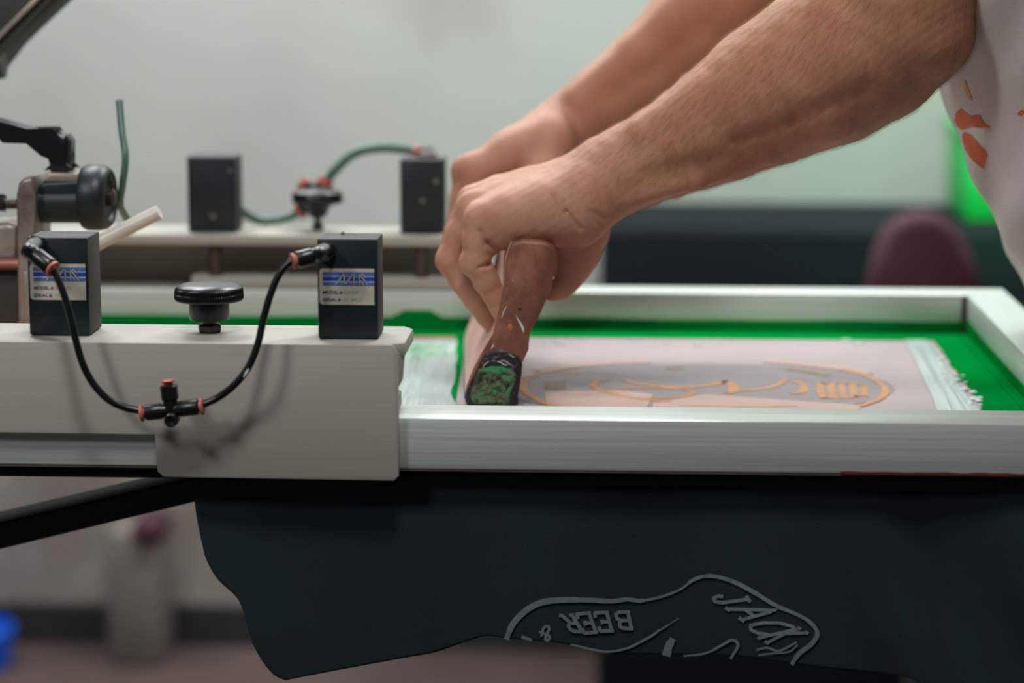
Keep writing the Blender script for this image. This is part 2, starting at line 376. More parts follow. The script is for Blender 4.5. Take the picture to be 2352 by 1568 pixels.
# ================================================================== clamp knobs
def knob(t,px,Y,ydisc0,ydisc1,rpx,neck,nut,knurl=True):
    x=at_y(px,(ydisc0+ydisc1)/2,Y).x; s=mpp(Y); zt=at_y(px,ydisc0,Y).z; zb=at_y(px,ydisc1,Y).z
    r=rpx*s; h=zt-zb
    prof=[(0,r*.72),(0.0005,r*.90),(h*.10,r*.965),(h*.22,r),(h*.50,r),(h*.53,r*.985),(h*.56,r),(h*.80,r*.985),(h*.93,r*.94),(h,r*.86),(h+.0008,r*.80),(h+.0016,r*.55),(h+.0020,r*.2)]
    g=obj('knob',lathe((x,Y,zb),(0,0,1),prof,168 if knurl else 40,(.0007,84,2,8) if knurl else None),M['plastic'],t,angle=50); g['label']='black knurled knob'
    t=g; zn=at_y(px,neck[1],Y).z
    obj('neck',lathe((x,Y,zn),(0,0,1),[(0,neck[0]*s*.95),(.001,neck[0]*s),(zb-zn+.001,neck[2]*s)],48),M['plastic'],t)
    zz=at_y(px,nut[1],Y).z
    obj('nut',lathe((x,Y,AT+.0003),(0,0,1),[(0,nut[0]*s*.9),(.001,nut[0]*s),((zz-AT)-.001,nut[0]*s),(zz-AT,nut[0]*s*.85)],6),M['nut'],t,angle=20)
    obj('stud',lathe((x,Y,AT+.0003),(0,0,1),[(0,nut[0]*s*.55),(zn-AT+.001,nut[0]*s*.55)],20),M['nut'],t)
    return t
knob(near_arm,480,.042,656,692,80,(47,733,46),(29,744))
knob(far_arm,729,YF+.040,438,468,59,(20,498,34),(14,512),False)
# ================================================================== hoses and tee, near side
hy=-.014
lp=[at_y(118,614,hy),at_y(126,626,hy),at_y(143,665,-.016),at_y(160,720,-.018),at_y(174,780,-.020),at_y(190,835,-.021),at_y(215,882,-.021),at_y(250,918,-.021),at_y(288,936,-.020),at_y(324,943,-.019)]
tag(obj('air_hose',tube(lp,.00222,16,10),M['hose']),'thin glossy black hose hanging from the dusty left cylinder to the tee','hose','near side hoses')
rp=[at_y(676,598,-.010),at_y(664,604,-.010),at_y(640,632,-.011),at_y(620,680,-.013),at_y(604,738,-.015),at_y(592,790,-.017),at_y(572,840,-.019),at_y(540,882,-.020),at_y(502,912,-.019),at_y(462,931,-.019)]
hz=obj('air_hose',tube(rp,.00222,16,10),M['hose'])
tag(hz,'thin glossy black hose looping from the tee up to the clean labelled cylinder','hose','near side hoses')
bm=bmesh.new(); q=[at_y(571,846,-.0192-.0021),at_y(566,856,-.0195-.0021),at_y(560,866,-.0198-.0018)]; add_tube(bm,q,[.0003,.0009,.0004],8)
obj('paint_fleck',bm,mat('pale_green_paint',(190,215,200),var=.05),hz)
tp=thing('tee_fitting','black push fit tee with coral collars and red plug hanging on the hoses','hose tee',at_y(395,940,-.019))
bm=bmesh.new(); a=at_y(334,948,-.019); b=at_y(456,934,-.019); d=(b-a).normalized(); L=(b-a).length
add_lathe(bm,a,d,[(0,.0040),(.0006,.0048),(L*.30,.0049),(L*.34,.0040),(L*.62,.0040),(L*.66,.0049),(L-.0006,.0048),(L,.0040)],30)
c0=at_y(393,941,-.019); c1=at_y(387,884,-.019); d2=(c1-c0).normalized(); L2=(c1-c0).length
add_lathe(bm,c0,d2,[(0,.0044),(L2*.4,.0044),(L2*.45,.0052),(L2-.0005,.0052),(L2,.0046)],30)
obj('body',bm,M['plastic'],tp)
for p,dd in ((a,-d),(b,d)): obj('collar',lathe(p+dd*.0004,dd,[(0,.0030),(.0008,.0030),(.0010,.0050),(.0022,.0052),(.0028,.0042)],28),M['collar'],tp)
obj('plug',lathe(c1,d2,[(0,.0026),(.0014,.0026),(.0016,.0036),(.0028,.0042),(.0034,.0026)],28),M['red'],tp)
e=at_y(396,962,-.020); obj('mounting_boss',lathe(e+Vector((0,.003,0)),(0,-1,0),[(0,.0042),(.008,.0042),(.0085,.0034),(.0080,.0018),(.007,.0016)],24),M['plastic'],tp)
# ================================================================== hoses and tee, far side
YT=YF+.062
bm=bmesh.new()
fc=thing('tee_fitting','blurred hose tee with coral collars just behind the far knob','hose tee',at_y(720,440,YT))
p0,p1,p2=at_y(700,425,YT),at_y(725,470,YT),at_y(744,424,YT)
add_tube(bm,[p0,at_y(712,440,YT),at_y(690,486,YT)],.0062,18); add_tube(bm,[at_y(712,450,YT),p2],.006,18); obj('body',bm,M['plastic'],fc)
for a,b in ((p0,at_y(690,418,YT)),(p2,at_y(752,410,YT)),(at_y(692,482,YT),at_y(684,490,YT))): obj('collar',tube([a,b],.0068,18),M['collar'],fc)
tag(obj('air_hose',tube([at_y(748,416,YT),at_y(775,385,YT),at_y(815,352,YT),at_y(870,340,YT),at_y(930,343,YT),at_y(962,350,YT)],.0040,14,8),M['hosegreen']),'blurred green grey hose arching from the far knob to the cylinder by the knuckles','hose')
tag(obj('air_hose',tube([at_y(542,470,YT-.02),at_y(565,492,YT-.01),at_y(600,507,YT),at_y(640,504,YT),at_y(672,495,YT),at_y(690,485,YT)],.0036,14,8),M['hosegreen']),'blurred hose sagging along the far arm from the left cylinder to the knob','hose')
f2=obj('elbow_fitting',tube([at_y(958,351,YT-.004),at_y(992,352,YT-.006)],.0055,16),M['nut'],fr_); obj('collar',tube([at_y(950,348,YT-.004),at_y(960,350,YT-.004)],.0062,16),M['collar'],f2)
obj('fitting_base',lathe((at_y(985,360,YT-.008).x,YR+.022,at_y(985,366,YR).z-.001),(0,0,1),[(0,.009),(.004,.008),(.006,.005)],24),M['nut'],fr_)
vy=.30
tag(obj('air_hose',tube([at_y(274,232,vy),at_y(280,300,vy-.01),at_y(288,360,vy-.02),at_y(282,420,vy-.02),at_y(276,470,vy-.01),at_y(290,500,vy+.02),at_y(300,530,vy+.05)],.0026,14,8),M['hosegreen']),'short green hose end sticking straight up behind the black adjustment wheel','hose')
# ================================================================== printing screen
sc=thing('printing_screen','aluminium framed printing screen with pink mesh and green taped border',"printing screen",(0,.3,ZM))
XO=at_z(2299,658,ZR).x; XI=at_z(2216,672,ZR).x; YN0=.0065; YN1=at_z(1000,929,ZR).y; YI=at_z(1700,673,ZR).y; YO=YI+.040; XL=-.54
for (a,b,m) in (((XL,YN0,ZM),(XI+.001,YN1,ZR),'alu'),((XL,YI,ZM),(XI+.001,YO,ZR),'alu')):
    obj('frame_rail',box(a,b,.0014,2),M[m],sc)
obj('frame_rail',box((XI,YN0,ZM),(XO,YO,ZR),.0014,2),M['alu_y'],sc)
obj('frame_rail',box((XL-.04,YN0,ZM),(XL,YO,ZR),.0014,2),M['alu_y'],sc)
obj('weld_bead',tube([Vector((XI-.0005,YI+.0005,ZM+.002)),Vector((XI-.0005,YI+.0005,ZR-.001))],.0035,10),M['head'],sc)
obj('mesh',box((XL,YN1-.01,ZM+.0002),(XI+.002,YI+.002,ZM+.0006)),M['mesh'],sc,smooth=False)
zt=ZM+.0009
def flat(name,px,m,z,parent,th=.0002,org=None):
    pts=[at_z(a,b,z) for a,b in px]; return obj(name,prism(pts,(0,0,th)),M[m],parent,smooth=False)
bp=at_z(1600,777,zt).y
rag=lambda p,q,n,am: [Vector(p).lerp(Vector(q),i/n)+Vector((random.uniform(-am,am),random.uniform(-am,am),0)) for i in range(n+1)]
# tape strips on the mesh and up the inner faces of the rails
obj('green_tape',prism([Vector((XL,YI,zt)),Vector((XI,YI,zt))]+rag((XI,bp,zt),(XL,bp,zt),60,.0006),(0,0,.0002)),M['green'],sc,smooth=False)
A1=at_z(2142,780,zt); A2=at_z(2262,945,zt); A3=A1+(A2-A1)*2.0
A3.y=YN1; 
obj('green_tape',prism([Vector((XI,bp,zt+.0002)),Vector((XI,YN1,zt+.0002))]+rag((A2.x,YN1,zt+.0002),(A2.x,A2.y,zt+.0002),8,.001)+rag((A2.x,A2.y,zt+.0002),(A1.x,bp,zt+.0002),30,.0016),(0,0,.0002)),M['green'],sc,smooth=False)
LX0=at_z(1062,800,zt).x
LX1=at_z(1036,800,zt).x
obj('green_tape',prism([Vector((LX1,bp,zt+.0002)),Vector((LX0,bp,zt+.0002)),Vector((at_z(1060,925,zt).x+.002,YN1,zt+.0002)),Vector((LX1,YN1,zt+.0002))],(0,0,.0002)),M['green'],sc,smooth=False)
obj('old_ink_film',prism([Vector((XL,bp,zt+.0001)),Vector((LX1,bp,zt+.0001)),Vector((LX1,YN1,zt+.0001)),Vector((XL,YN1,zt+.0001))],(0,0,.0002)),mat('old_ink_film',(150,118,96),rough=.5,var=.2,scale=12),sc,smooth=False)
zg=ZM+.0093
wav=[Vector((x,YI-.0006,zg+.0012*noise.noise(Vector((x*14,2,0)))+(.0058 if at_y(925,715,YI).x<x<at_y(993,715,YI).x else 0))) for x in np.linspace(XL,XI-.004,90)]
obj('green_tape',prism([Vector((XL,YI-.0006,ZM+.001)),Vector((XI-.004,YI-.0006,ZM+.001))]+wav[::-1],(0,.0004,0)),M['green'],sc,smooth=False)
zg2=[(YI-.002,zg+.004),(.45,zg+.001),(.3,zg+.0005),(YN1,zg)]
obj('green_tape',prism([Vector((XI-.0006,y,z)) for y,z in zg2]+[Vector((XI-.0006,YN1,ZM+.001)),Vector((XI-.0006,YI-.002,ZM+.001))],(.0004,0,0)),M['green'],sc,smooth=False)
# soft tape fillet along the right hand inside corner
obj('tape_fillet',tube([Vector((XI-.007,YN1+.02,ZM+.0012)),Vector((XI-.0075,.3,ZM+.0014)),Vector((XI-.008,YI-.03,ZM+.0016))],.0016,8),M['green'],sc)
# red emulsion line under the near rail
obj('emulsion_strip',box((XL,YN0+.0008,ZM-.0012),(XI,YN0+.04,ZM-.0001),0),mat('dull_brown_edge',(84,66,62),rough=.7,var=.2),sc,smooth=False)
bm=bmesh.new(); xa=at_y(1930,1088,YN0).x; top=[Vector((x,YN0-.0003,ZM+.0016+.0007*noise.noise(Vector((x*90,0,0))))) for x in np.linspace(xa,XO,60)]
obj('emulsion_edge',prism([Vector((XO,YN0-.0003,ZM)),Vector((xa,YN0-.0003,ZM))]+top,(0,.0004,0)),M['redtape'],sc,smooth=False)
# print on the mesh
def ell(cx,cy,rx,ry,n=60): return [(cx+rx*math.cos(2*math.pi*k/n),cy+ry*math.sin(2*math.pi*k/n)*(1.0)) for k in range(n)]
obj('stencil_area',prism([at_z(a,b,ZM+.0008) for a,b in ell(1600,893,455,58)],(0,0,.0001)),M['stencil'],sc,smooth=False)
obj('ghost_print',prism([at_z(a,b,ZM+.0010) for a,b in [(1250,900),(1310,898),(1420,895),(1500,905),(1480,945),(1260,945)]],(0,0,.0001)),M['peach'],sc,smooth=False)
obj('ghost_print',prism([at_z(a,b,ZM+.0010) for a,b in [(1500,925),(1620,905),(1800,918),(1980,930),(1960,960),(1500,955)]],(0,0,.0001)),M['peach'],sc,smooth=False)
ghosts=[[(1240,852),(1320,838),(1420,831),(1490,829)],[(1760,828),(1850,836),(1940,846),(1990,858)]]
def pstroke(name,pts,w,m,z):
    bm=bmesh.new(); P=catmull([at_z(a,b,z) for a,b in pts],6); add_ribbon(bm,P,w,(0,0,1)); obj(name,bm,M[m],sc,smooth=False)
for g in ghosts: pstroke('ghost_print',g,.016,'peach',ZM+.0011)
OR=[([(1290,849),(1240,856),(1208,872),(1201,888),(1215,905),(1250,925),(1290,935)],.0055,'orange'),([(1930,846),(1985,860),(2022,880),(2034,898),(2018,916),(1975,932)],.0055,'orange'),
([(1392,869),(1366,878),(1366,888),(1400,902),(1460,914),(1540,922)],.0055,'orange'),([(1432,871),(1470,881),(1530,888),(1590,889),(1640,882),(1668,874)],.0060,'orange'),
([(1664,874),(1682,884),(1684,898),(1670,902)],.0075,'orange'),([(1686,897),(1735,894),(1780,886),(1806,870)],.0050,'orange'),([(1826,874),(1846,886),(1842,900),(1816,903)],.0060,'orange'),
([(1400,893),(1470,890),(1560,893),(1592,900),(1560,912),(1480,914)],.0045,'orange'),([(1290,855),(1332,857)],.010,'orange'),([(1530,846),(1570,844)],.009,'olive'),([(1806,846),(1850,852),(1905,862)],.008,'olive'),
([(1560,930),(1700,934),(1830,932)],.004,'orange'),([(1250,884),(1300,884)],.030,'olive')]
for k in range(5): OR.append(([(1886+k*24,878+k),(1884+k*25,892),(1890+k*24,914-k)],.0052,'orange'))
OR.append(([(1886,880),(1940,878),(1985,884)],.004,'orange')); OR.append(([(1890,912),(1940,914),(1975,908)],.004,'orange'))
for p,w,m in OR: pstroke('logo_stroke',p,w,m,ZM+.0012)
# ------------------------------------------------------------------ ink
def ink_patch(name,label,poly,h,seed,ridge):
    """lumpy wet ink: height field inside a quad given in pixels (tl,tr,br,bl)"""
    q=[at_z(a,b,ZM) for a,b in poly]; nx,ny=46,90; V=[];F=[]
    for j in range(ny+1):
        for i in range(nx+1):
            u,v=i/nx,j/ny; ju=u+.10*noise.noise(Vector((v*5,seed,3)))*(1 if u>.5 else -1)*abs(u-.5)*2
            p=(q[0]*(1-ju)+q[1]*ju)*(1-v)+(q[3]*(1-ju)+q[2]*ju)*v
            e=min(u,1-u,v*1.5,(1-v)*1.5); k=min(1,e/.28)
            z=h*k*(.30+.9*abs(noise.noise(Vector((u*ridge,v*.7,seed))))+.12*noise.noise(Vector((p.x*60,p.y*30,seed))) +.9*math.exp(-((u-.34-.04*math.sin(v*5))/.045)**2)*(.8+.5*noise.noise(Vector((v*4,seed,9)))))
            V.append((p.x,p.y,ZM+.0012+z))
    for j in range(ny):
        for i in range(nx): a=j*(nx+1)+i; F.append((a,a+1,a+nx+2,a+nx+1))
    # close underneath so the ink has a body
    n=len(V); V+= [(x,y,ZM+.0011) for x,y,_ in V]
    rim=[i for i in range(nx+1)]+[j*(nx+1)+nx for j in range(1,ny+1)]+[ny*(nx+1)+i for i in range(nx-1,-1,-1)]+[j*(nx+1) for j in range(ny-1,0,-1)]
    for a,b in zip(rim,rim[1:]+rim[:1]): F.append((a,a+n,b+n,b))
    tag(obj(name,(V,F),M['inkwet'],angle=None),label,'ink',None,'stuff')
ink_patch('wet_ink','pale wet ink spread in ridges left of the squeegee blade',[(905,785),(1052,782),(1040,960),(880,960)],.0030,1,7)
ink_patch('wet_ink','strip of pale lumpy ink along the right edge of the pink mesh',[(2078,783),(2128,783),(2262,965),(2165,965)],.0026,5,5)
bm=bmesh.new()
for k in range(26):
    t=random.random(); px=2122+134*t+random.gauss(0,13); py=790+150*t+random.gauss(0,6); p=at_z(px,py,ZM+.0016)
    r=random.uniform(.0008,.0028); bmesh.ops.create_icosphere(bm,subdivisions=2,radius=r,matrix=Matrix.Translation(p)@Matrix.Diagonal((1.4,1.4,.7,1)))
tag(obj('ink_blob',bm,M['ink']),'scattered pale ink blobs beside the green tape at right','ink',None,'stuff')
bm=bmesh.new()
for k in range(30):
    p=at_z(random.uniform(1230,2120),random.uniform(779,790),ZM+.0012); bmesh.ops.create_icosphere(bm,subdivisions=1,radius=random.uniform(.0008,.0022),matrix=Matrix.Translation(p)@Matrix.Diagonal((2.4,1.2,.4,1)))
tag(obj('ink_blob',bm,M['ink']),'faint row of pale ink dabs along the far edge of the mesh','ink',None,'stuff')
# ================================================================== pallet under the screen
pl=thing('print_pallet','black topped pallet lying beneath the screen and inside the shirt','pallet',(0,.3,ZM-.05))
zp=ZM-.0045
obj('board',box((-.60,.028,zp-.008),(.43,.50,zp),.002),M['rubber'],pl)
a=at_y(-80,1235,.02); b=at_y(520,1118,.12)
obj('support_arm',prism([at_y(-900,1412,.16),at_y(-900,1482,.16),at_y(620,1112,.16),at_y(620,1056,.16)],(0,.05,0),.003),M['navybeam'],pl)
# ================================================================== press head at the left
hd=thing('adjustment_bracket','black and silver adjustment bracket with wheel and lever behind the left cylinder','bracket',at_y(40,745,.26)); Y=.25; s=mpp(Y)
def ax(px,py,yy=Y): return at_y(px,py,yy)
pp=[(36,450),(42,420),(54,409),(72,408),(78,420),(80,450),(78,745),(40,745)]
obj('bracket_plate',prism([ax(a,b,Y-.01) for a,b in pp],(0,.05,0),.003,3),M['silver'],hd)
obj('lower_block',box(ax(-140,745,Y),ax(62,622,Y)+Vector((0,.06,0)),.003),M['head'],hd)
obj('guide_post',box(ax(56,745,Y-.012),ax(66,624,Y-.012)+Vector((0,.01,0)),.001),M['silver'],hd)
obj('upper_block',prism([ax(a,b,Y) for a,b in [(-140,520),(15,512),(38,520),(40,600),(-140,600)]],(0,.05,0),.004,3),M['silver'],hd)
obj('guide_rod',tube([ax(-150,608,Y-.005),ax(66,606,Y-.005)],12*s,20),M['copper'],hd)
obj('pivot_body',lathe(ax(78,466,Y+.012),(1,0,0),[(0,36*s),(3*s,46*s),(116*s,46*s),(120*s,40*s)],40),M['black'],hd)
obj('pivot_cap',prism([ax(a,b,Y) for a,b in [(78,440),(100,416),(196,414),(200,450),(80,460)]],(0,.03,0),.003,3),M['black'],hd)
obj('seat_plate',prism([ax(a,b,Y) for a,b in [(96,418),(112,396),(178,398),(192,418)]],(0,.028,0),.002),M['silver'],hd)
wa=(Vector((1,-.05,0))).normalized()
w=obj('wheel',lathe(ax(190,453,Y+.012),wa,[(0,60*s),(4*s,72*s),(14*s,77*s),(40*s,77*s),(56*s,74*s),(66*s,66*s),(68*s,58*s),(66*s,52*s),(60*s,48*s)],56),M['black'],hd)
obj('wheel_hub',lathe(ax(240,453,Y+.012),wa,[(0,20*s),(22*s,20*s),(26*s,15*s)],28),M['nut'],w)
obj('threaded_rod',tube([ax(-20,468,Y+.01),ax(38,468,Y+.01)],12*s,16),M['nut'],hd)
obj('lock_nut',lathe(ax(-14,466,Y+.01),(1,0,0),[(0,22*s),(26*s,22*s)],6),M['plastic'],hd,angle=20)
lv=obj('clamping_lever',prism([ax(a,b,Y+.004) for a,b in [(-120,240),(-10,276),(60,296),(120,312),(150,310),(161,326),(160,378),(154,384),(154,405),(118,405),(116,384),(110,378),(109,346),(60,330),(8,312),(-20,310),(-120,282)]],(0,.022,0),.005,4),M['plastic'],hd)
rd=tube([ax(58,652,.255),ax(236,552,.25),ax(366,487,.25)],.0052,20)
obj('support_bar',box((-.4995,.235,ax(0,700,Y).z-.012),(ax(-120,700,Y).x,.285,ax(0,700,Y).z+.02),.003),M['head'],hd); obj('steel_rod',rd,mat('pale_steel_rod',(212,206,198),rough=.4,metal=.1,var=.08),hd)
pa=thing('overhead_beam','dark metal beam slanting across the upper left corner','beam',at_y(0,60,.42)); Y2=.40
obj('beam',prism([at_y(a,b,Y2) for a,b in [(-620,560),(-260,130),(-40,-90),(132,-90),(152,-20),(12,112),(-40,180),(-260,380),(-620,780)]],(0,.06,0),.004),M['beam'],pa)
obj('edge_trim',prism([at_y(a,b,Y2-.004) for a,b in [(104,-30),(120,-30),(-20,108),(-60,150),(-60,132)]],(0,.004,0),.001),M['silver'],pa)
obj('end_knob',tube([at_y(-30,150,Y2),at_y(10,150,Y2)],[.012,.010],20),M['beam'],pa)

# stand that carries the holders, just left of the view
ps=thing('press_stand','grey steel press stand with a crossbar under both screen holders','press stand',(-.66,.3,0))
obj('crossbar',box((-.70,.006,AT-.045),(-.625,YF+.072,AT-.0088),.003),M['head'],ps)
obj('column',box((-.72,.15,0),(-.60,.46,AT-.046),.006),M['head'],ps)
obj('head_block',box((-.74,.20,AT-.02),(-.50,.47,AT+.06),.008),M['head'],ps)
obj('foot',box((-.95,.05,0),(-.40,.55,.03),.006),M['head'],ps)
# ================================================================== room
def wallmat():
    t=NT('painted_wall'); t.set('Roughness',.85)
    o=t.ramp(t.noise(1.3,3,.5),[(.38,lin((166,170,164))),(.62,lin((184,188,182)))])
    f=t.ramp(t.noise(2.6,4,.6,stretch=(1,1,.6)),[(.60,(0,0,0,1)),(.78,(.35,.35,.35,1))]); o=t.mix(f,o,lin((128,112,108)))
    # shade of the lower wall painted in: darker warm grey below hip height
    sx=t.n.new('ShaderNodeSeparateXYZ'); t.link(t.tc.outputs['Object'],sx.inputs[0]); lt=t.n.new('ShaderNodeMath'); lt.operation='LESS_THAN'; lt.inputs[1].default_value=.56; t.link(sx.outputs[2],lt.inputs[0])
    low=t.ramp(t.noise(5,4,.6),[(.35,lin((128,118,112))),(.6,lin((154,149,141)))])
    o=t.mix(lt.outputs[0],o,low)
    t.link(o,t.b.inputs['Base Color']); return t.m
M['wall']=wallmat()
M['floor']=mat('worn_brown_floor',(70,55,52),rough=.7,var=.25,scale=3,dirt=(80,70,68),dirt_at=(.5,.7),dscale=2)
M['skirt']=mat('dark_baseboard',(34,33,35),rough=.7,var=.3,scale=6)
M['cab']=mat('dark_cabinet',(24,30,33),rough=.9,var=.1,scale=3,spec=.1)
M['maroon']=mat('maroon_pad',(66,30,40),rough=.8,var=.35,scale=5)
M['greenbin']=mat('bright_green_plastic',(0,168,72),rough=.5,var=.08)
M['bluebin']=mat('bright_blue_plastic',(10,84,190),rough=.5,var=.08)
M['greybin']=mat('grey_bin',(112,104,99),rough=.7,var=.1)
M['white_c']=mat('ceiling_paint',(200,200,195),rough=.9,var=.02)
WY=2.75
def struct(n,bm,m): o=obj(n,bm,m,smooth=False); o['kind']='structure'; return o
struct('floor',box((-4,-4,-.05),(5,WY+.1,0)),M['floor'])
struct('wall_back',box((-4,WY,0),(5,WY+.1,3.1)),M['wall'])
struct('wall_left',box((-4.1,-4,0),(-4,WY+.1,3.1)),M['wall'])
struct('baseboard_back',box((-4,WY-.02,0),(5,WY,.075),.002),M['skirt'])
cb=thing('storage_cabinet','long dark blurred cabinet standing low against the back wall at right','cabinet',at_y(1900,700,2.4)); cb.location.z=0
x0=at_y(1378,590,2.3).x; zc=at_y(1700,528,2.3).z
obj('carcass',box((x0,2.3,.0),(x0+1.6,2.72,zc),.004),M['cab'],cb)
for k in range(3): obj('door',box((x0+.005+k*.53,2.286,.06),(x0+.53+k*.53,2.2995,zc-.003),.002),M['cab'],cb)
st=thing('stool','maroon padded stool back rising blurred in front of the dark cabinet','stool',(at_y(2125,600,1.95).x,1.95,0))
q=[(1998,700),(2000,640),(2012,580),(2040,525),(2080,497),(2122,488),(2165,497),(2205,530),(2235,585),(2250,640),(2256,700)]
obj('backrest',prism([at_y(a,b,1.95) for a,b in q],(0,.06,0),.018,5),M['maroon'],st)
cx=st.location.x; sb=at_y(2100,700,1.95).z
obj('post',tube([(cx,2.02,sb+.05),(cx,2.04,.62)],.014,14),M['beam'],st); obj('seat',lathe((cx,1.88,.60),(0,0,1),[(0,.15),(.01,.17),(.05,.17),(.065,.15)],40),M['maroon'],st)
obj('column',tube([(cx,1.88,.60),(cx,1.88,.03)],.022,14),M['beam'],st); obj('base',lathe((cx,1.88,0),(0,0,1),[(0,.2),(.012,.2),(.03,.06)],40),M['beam'],st)
g=at_y(2214,560,2.42); g2=at_y(2520,325,2.42)
tub=thing('storage_tub','bright green plastic tub on the cabinet, glimpsed beside the shirt','tub',(g.x+.1,2.5,zc))
obj('tub_body',box((g.x,2.42,zc),(g2.x,2.66,g2.z),.012),M['greenbin'],tub); obj('lid',box((g.x-.006,2.414,g2.z),(g2.x+.006,2.666,g2.z+.02),.006),M['greenbin'],tub)
bb=at_y(-200,1530,2.55); b2=at_y(16,1462,2.55)
tag(obj('bucket',lathe(((bb.x+b2.x)/2,2.6,0),(0,0,1),[(0,(b2.x-bb.x)*.42),(.002,(b2.x-bb.x)*.44),(b2.z,(b2.x-bb.x)*.5),(b2.z+.006,(b2.x-bb.x)*.47),(b2.z-.02,(b2.x-bb.x)*.44)],40),M['bluebin']),'bright blue bucket on the floor just peeking in at the lower left edge','bucket')
wb=thing('waste_bin','blurred grey waste bin with a maroon rag against the back wall, lower left','bin',(at_y(305,1400,2.6).x,2.6,0))
a=at_y(245,1400,2.6).x; b=at_y(368,1400,2.6).x; zt_=at_y(300,1222,2.6).z
obj('bin_body',box((a,2.6,0),(b,2.73,zt_),.012),M['greybin'],wb)
obj('rag',box((at_y(295,1200,2.58).x,2.585,zt_-.02),(at_y(372,1200,2.58).x,2.70,zt_+.024),.02,3),M['maroon'],wb)
# ================================================================== black shirt on the pallet
def shirtmat():
    t=NT('black_jersey'); t.set('Roughness',.95); t.set('Specular IOR Level',.15); t.set('Sheen Weight',.08)
    o=t.ramp(t.noise(9,5,.6),[(.3,lin((26,38,42))),(.7,lin((31,44,48)))]); f=t.ramp(t.noise(1600,2,.5),[(.66,(0,0,0,1)),(.74,(.25,.25,.25,1))]); o=t.mix(f,o,lin((70,84,84)))
    t.link(o,t.b.inputs['Base Color']); t.link(t.bump(t.noise(1100,3,.6),.3,.0003),t.b.inputs['Normal']); return t.m
M['jersey']=shirtmat(); M['jprint']=mat('grey_shirt_print',(96,110,110),rough=.9,var=.2,scale=200)
ZS=zp+.0015
def fold(x,z):
    d=max(0,ZS-z); a=min(1,d/.10)
    y=.0225-.006*a
    y+=a*(.0050*math.sin((x+.25*z)*38+.6)+.0035*noise.noise(Vector((x*11,z*6,4)))*2)
    # deep diagonal folds at the right hand end
    r=max(0,min(1,(x-.24)/.08)); y+=a*r*(.010*math.sin((x*1.0-d*.55)*62+1.2)+.004*math.sin(x*130-d*40))
    y+=-.012*a*math.exp(-((x-(-.16-d*-.35))/.03)**2)
    return y+.018*max(0,d-.04)
def on_cloth(px,py,lift=0):
    Y=.0225
    for _ in range(4):
        p=at_y(px,py,Y); Y=fold(p.x,p.z)-lift
    return at_y(px,py,Y)
botl=[(655,1562),(700,1553),(800,1534),(930,1510),(1000,1497),(1060,1476),(1120,1460),(1165,1466),(1290,1477),(1400,1499),(1550,1503),(1700,1508),(1850,1528),(2000,1545),(2075,1553),(2115,1572),(2200,1640),(2352,1700),(2420,1720)]
leftl=[(445,1085),(446,1140),(452,1190),(462,1240),(474,1285),(500,1330),(540,1368),(556,1396),(568,1440),(582,1480),(604,1520),(630,1550),(655,1562)]
def interp(pl,t):
    f=t*(len(pl)-1); i=min(int(f),len(pl)-2); f-=i; return Vector(pl[i]).lerp(Vector(pl[i+1]),f)
def resample(pl,n):
    P=catmull([Vector((a,b,0)) for a,b in pl],8); L=[0]
    for a,b in zip(P,P[1:]): L.append(L[-1]+(b-a).length)
    out=[]; j=0
    for k in range(n+1):
        d=L[-1]*k/n
        while j<len(L)-2 and L[j+1]<d: j+=1
        out.append(P[j].lerp(P[j+1],(d-L[j])/max(1e-9,L[j+1]-L[j])))
    return out
NX,NV=190,70
Bt=resample(botl,NX); Lf=resample(leftl,NV); tops=[Vector((445+(2430-445)*i/NX,1085,0)) for i in range(NX+1)]
V=[];F=[]
for j in range(NV+1):
    v=j/NV; lin0=Lf[0].lerp(Lf[-1],v); off=Lf[j]-lin0
    for i in range(NX+1):
        p=tops[i].lerp(Bt[i],v)+off*((1-i/NX)**6)
        q=on_cloth(p.x,p.y)
        if j==0: q.z=ZS; q.y=.026
        V.append(tuple(q))
for j in range(NV):
    for i in range(NX): a=j*(NX+1)+i; F.append((a,a+NX+1,a+NX+2,a+1))
# part that lies on the pallet and falls behind it
for r,(y,dz) in enumerate(((.05,0),(.2,0),(.35,0),(.499,0),(.508,-.02),(.512,-.12))):
    base=len(V)
    for i in range(NX+1):
        x=V[i][0]; V.append((x,y,ZS+dz))
    prev=0 if r==0 else base-(NX+1)
    for i in range(NX): F.append((prev+i,prev+i+1,base+i+1,base+i))
sh=obj('t_shirt',(V,F),M['jersey'],angle=None)
md=sh.modifiers.new('thick','SOLIDIFY'); md.thickness=.0011; md.offset=1 if False else -1
tag(sh,'black cotton t shirt on the pallet, hanging below the screen frame','t-shirt')
LIFT=.0012
def cstroke(pts,wpx,m=6,name='printed_line',closed=False):
    P=catmull([Vector((a,b,0)) for a,b in pts],m) if len(pts)>2 else [Vector((a,b,0)) for a,b in pts]
    if len(pts)==2: P=[P[0].lerp(P[1],k/6) for k in range(7)]
    n=len(P); bm=bmesh.new(); prev=None
    for i,p in enumerate(P):
        t=(P[min(i+1,n-1)]-P[max(i-1,0)]).normalized(); s=Vector((-t.y,t.x,0)); w=wpx if not hasattr(wpx,'__len__') else wpx[min(len(wpx)-1,int(i/(n-1)*(len(wpx)-1)+.5))]
        cur=[bm.verts.new(on_cloth(*(p+s*w/2).xy,LIFT)),bm.verts.new(on_cloth(*(p-s*w/2).xy,LIFT))]
        if prev: bm.faces.new((prev[0],cur[0],cur[1],prev[1]))
        prev=cur
    return bm
def merge(bms):
    out=bmesh.new()
    for b in bms:
        me=bpy.data.meshes.new('t'); b.to_mesh(me); b.free(); out.from_mesh(me); bpy.data.meshes.remove(me)
    return out
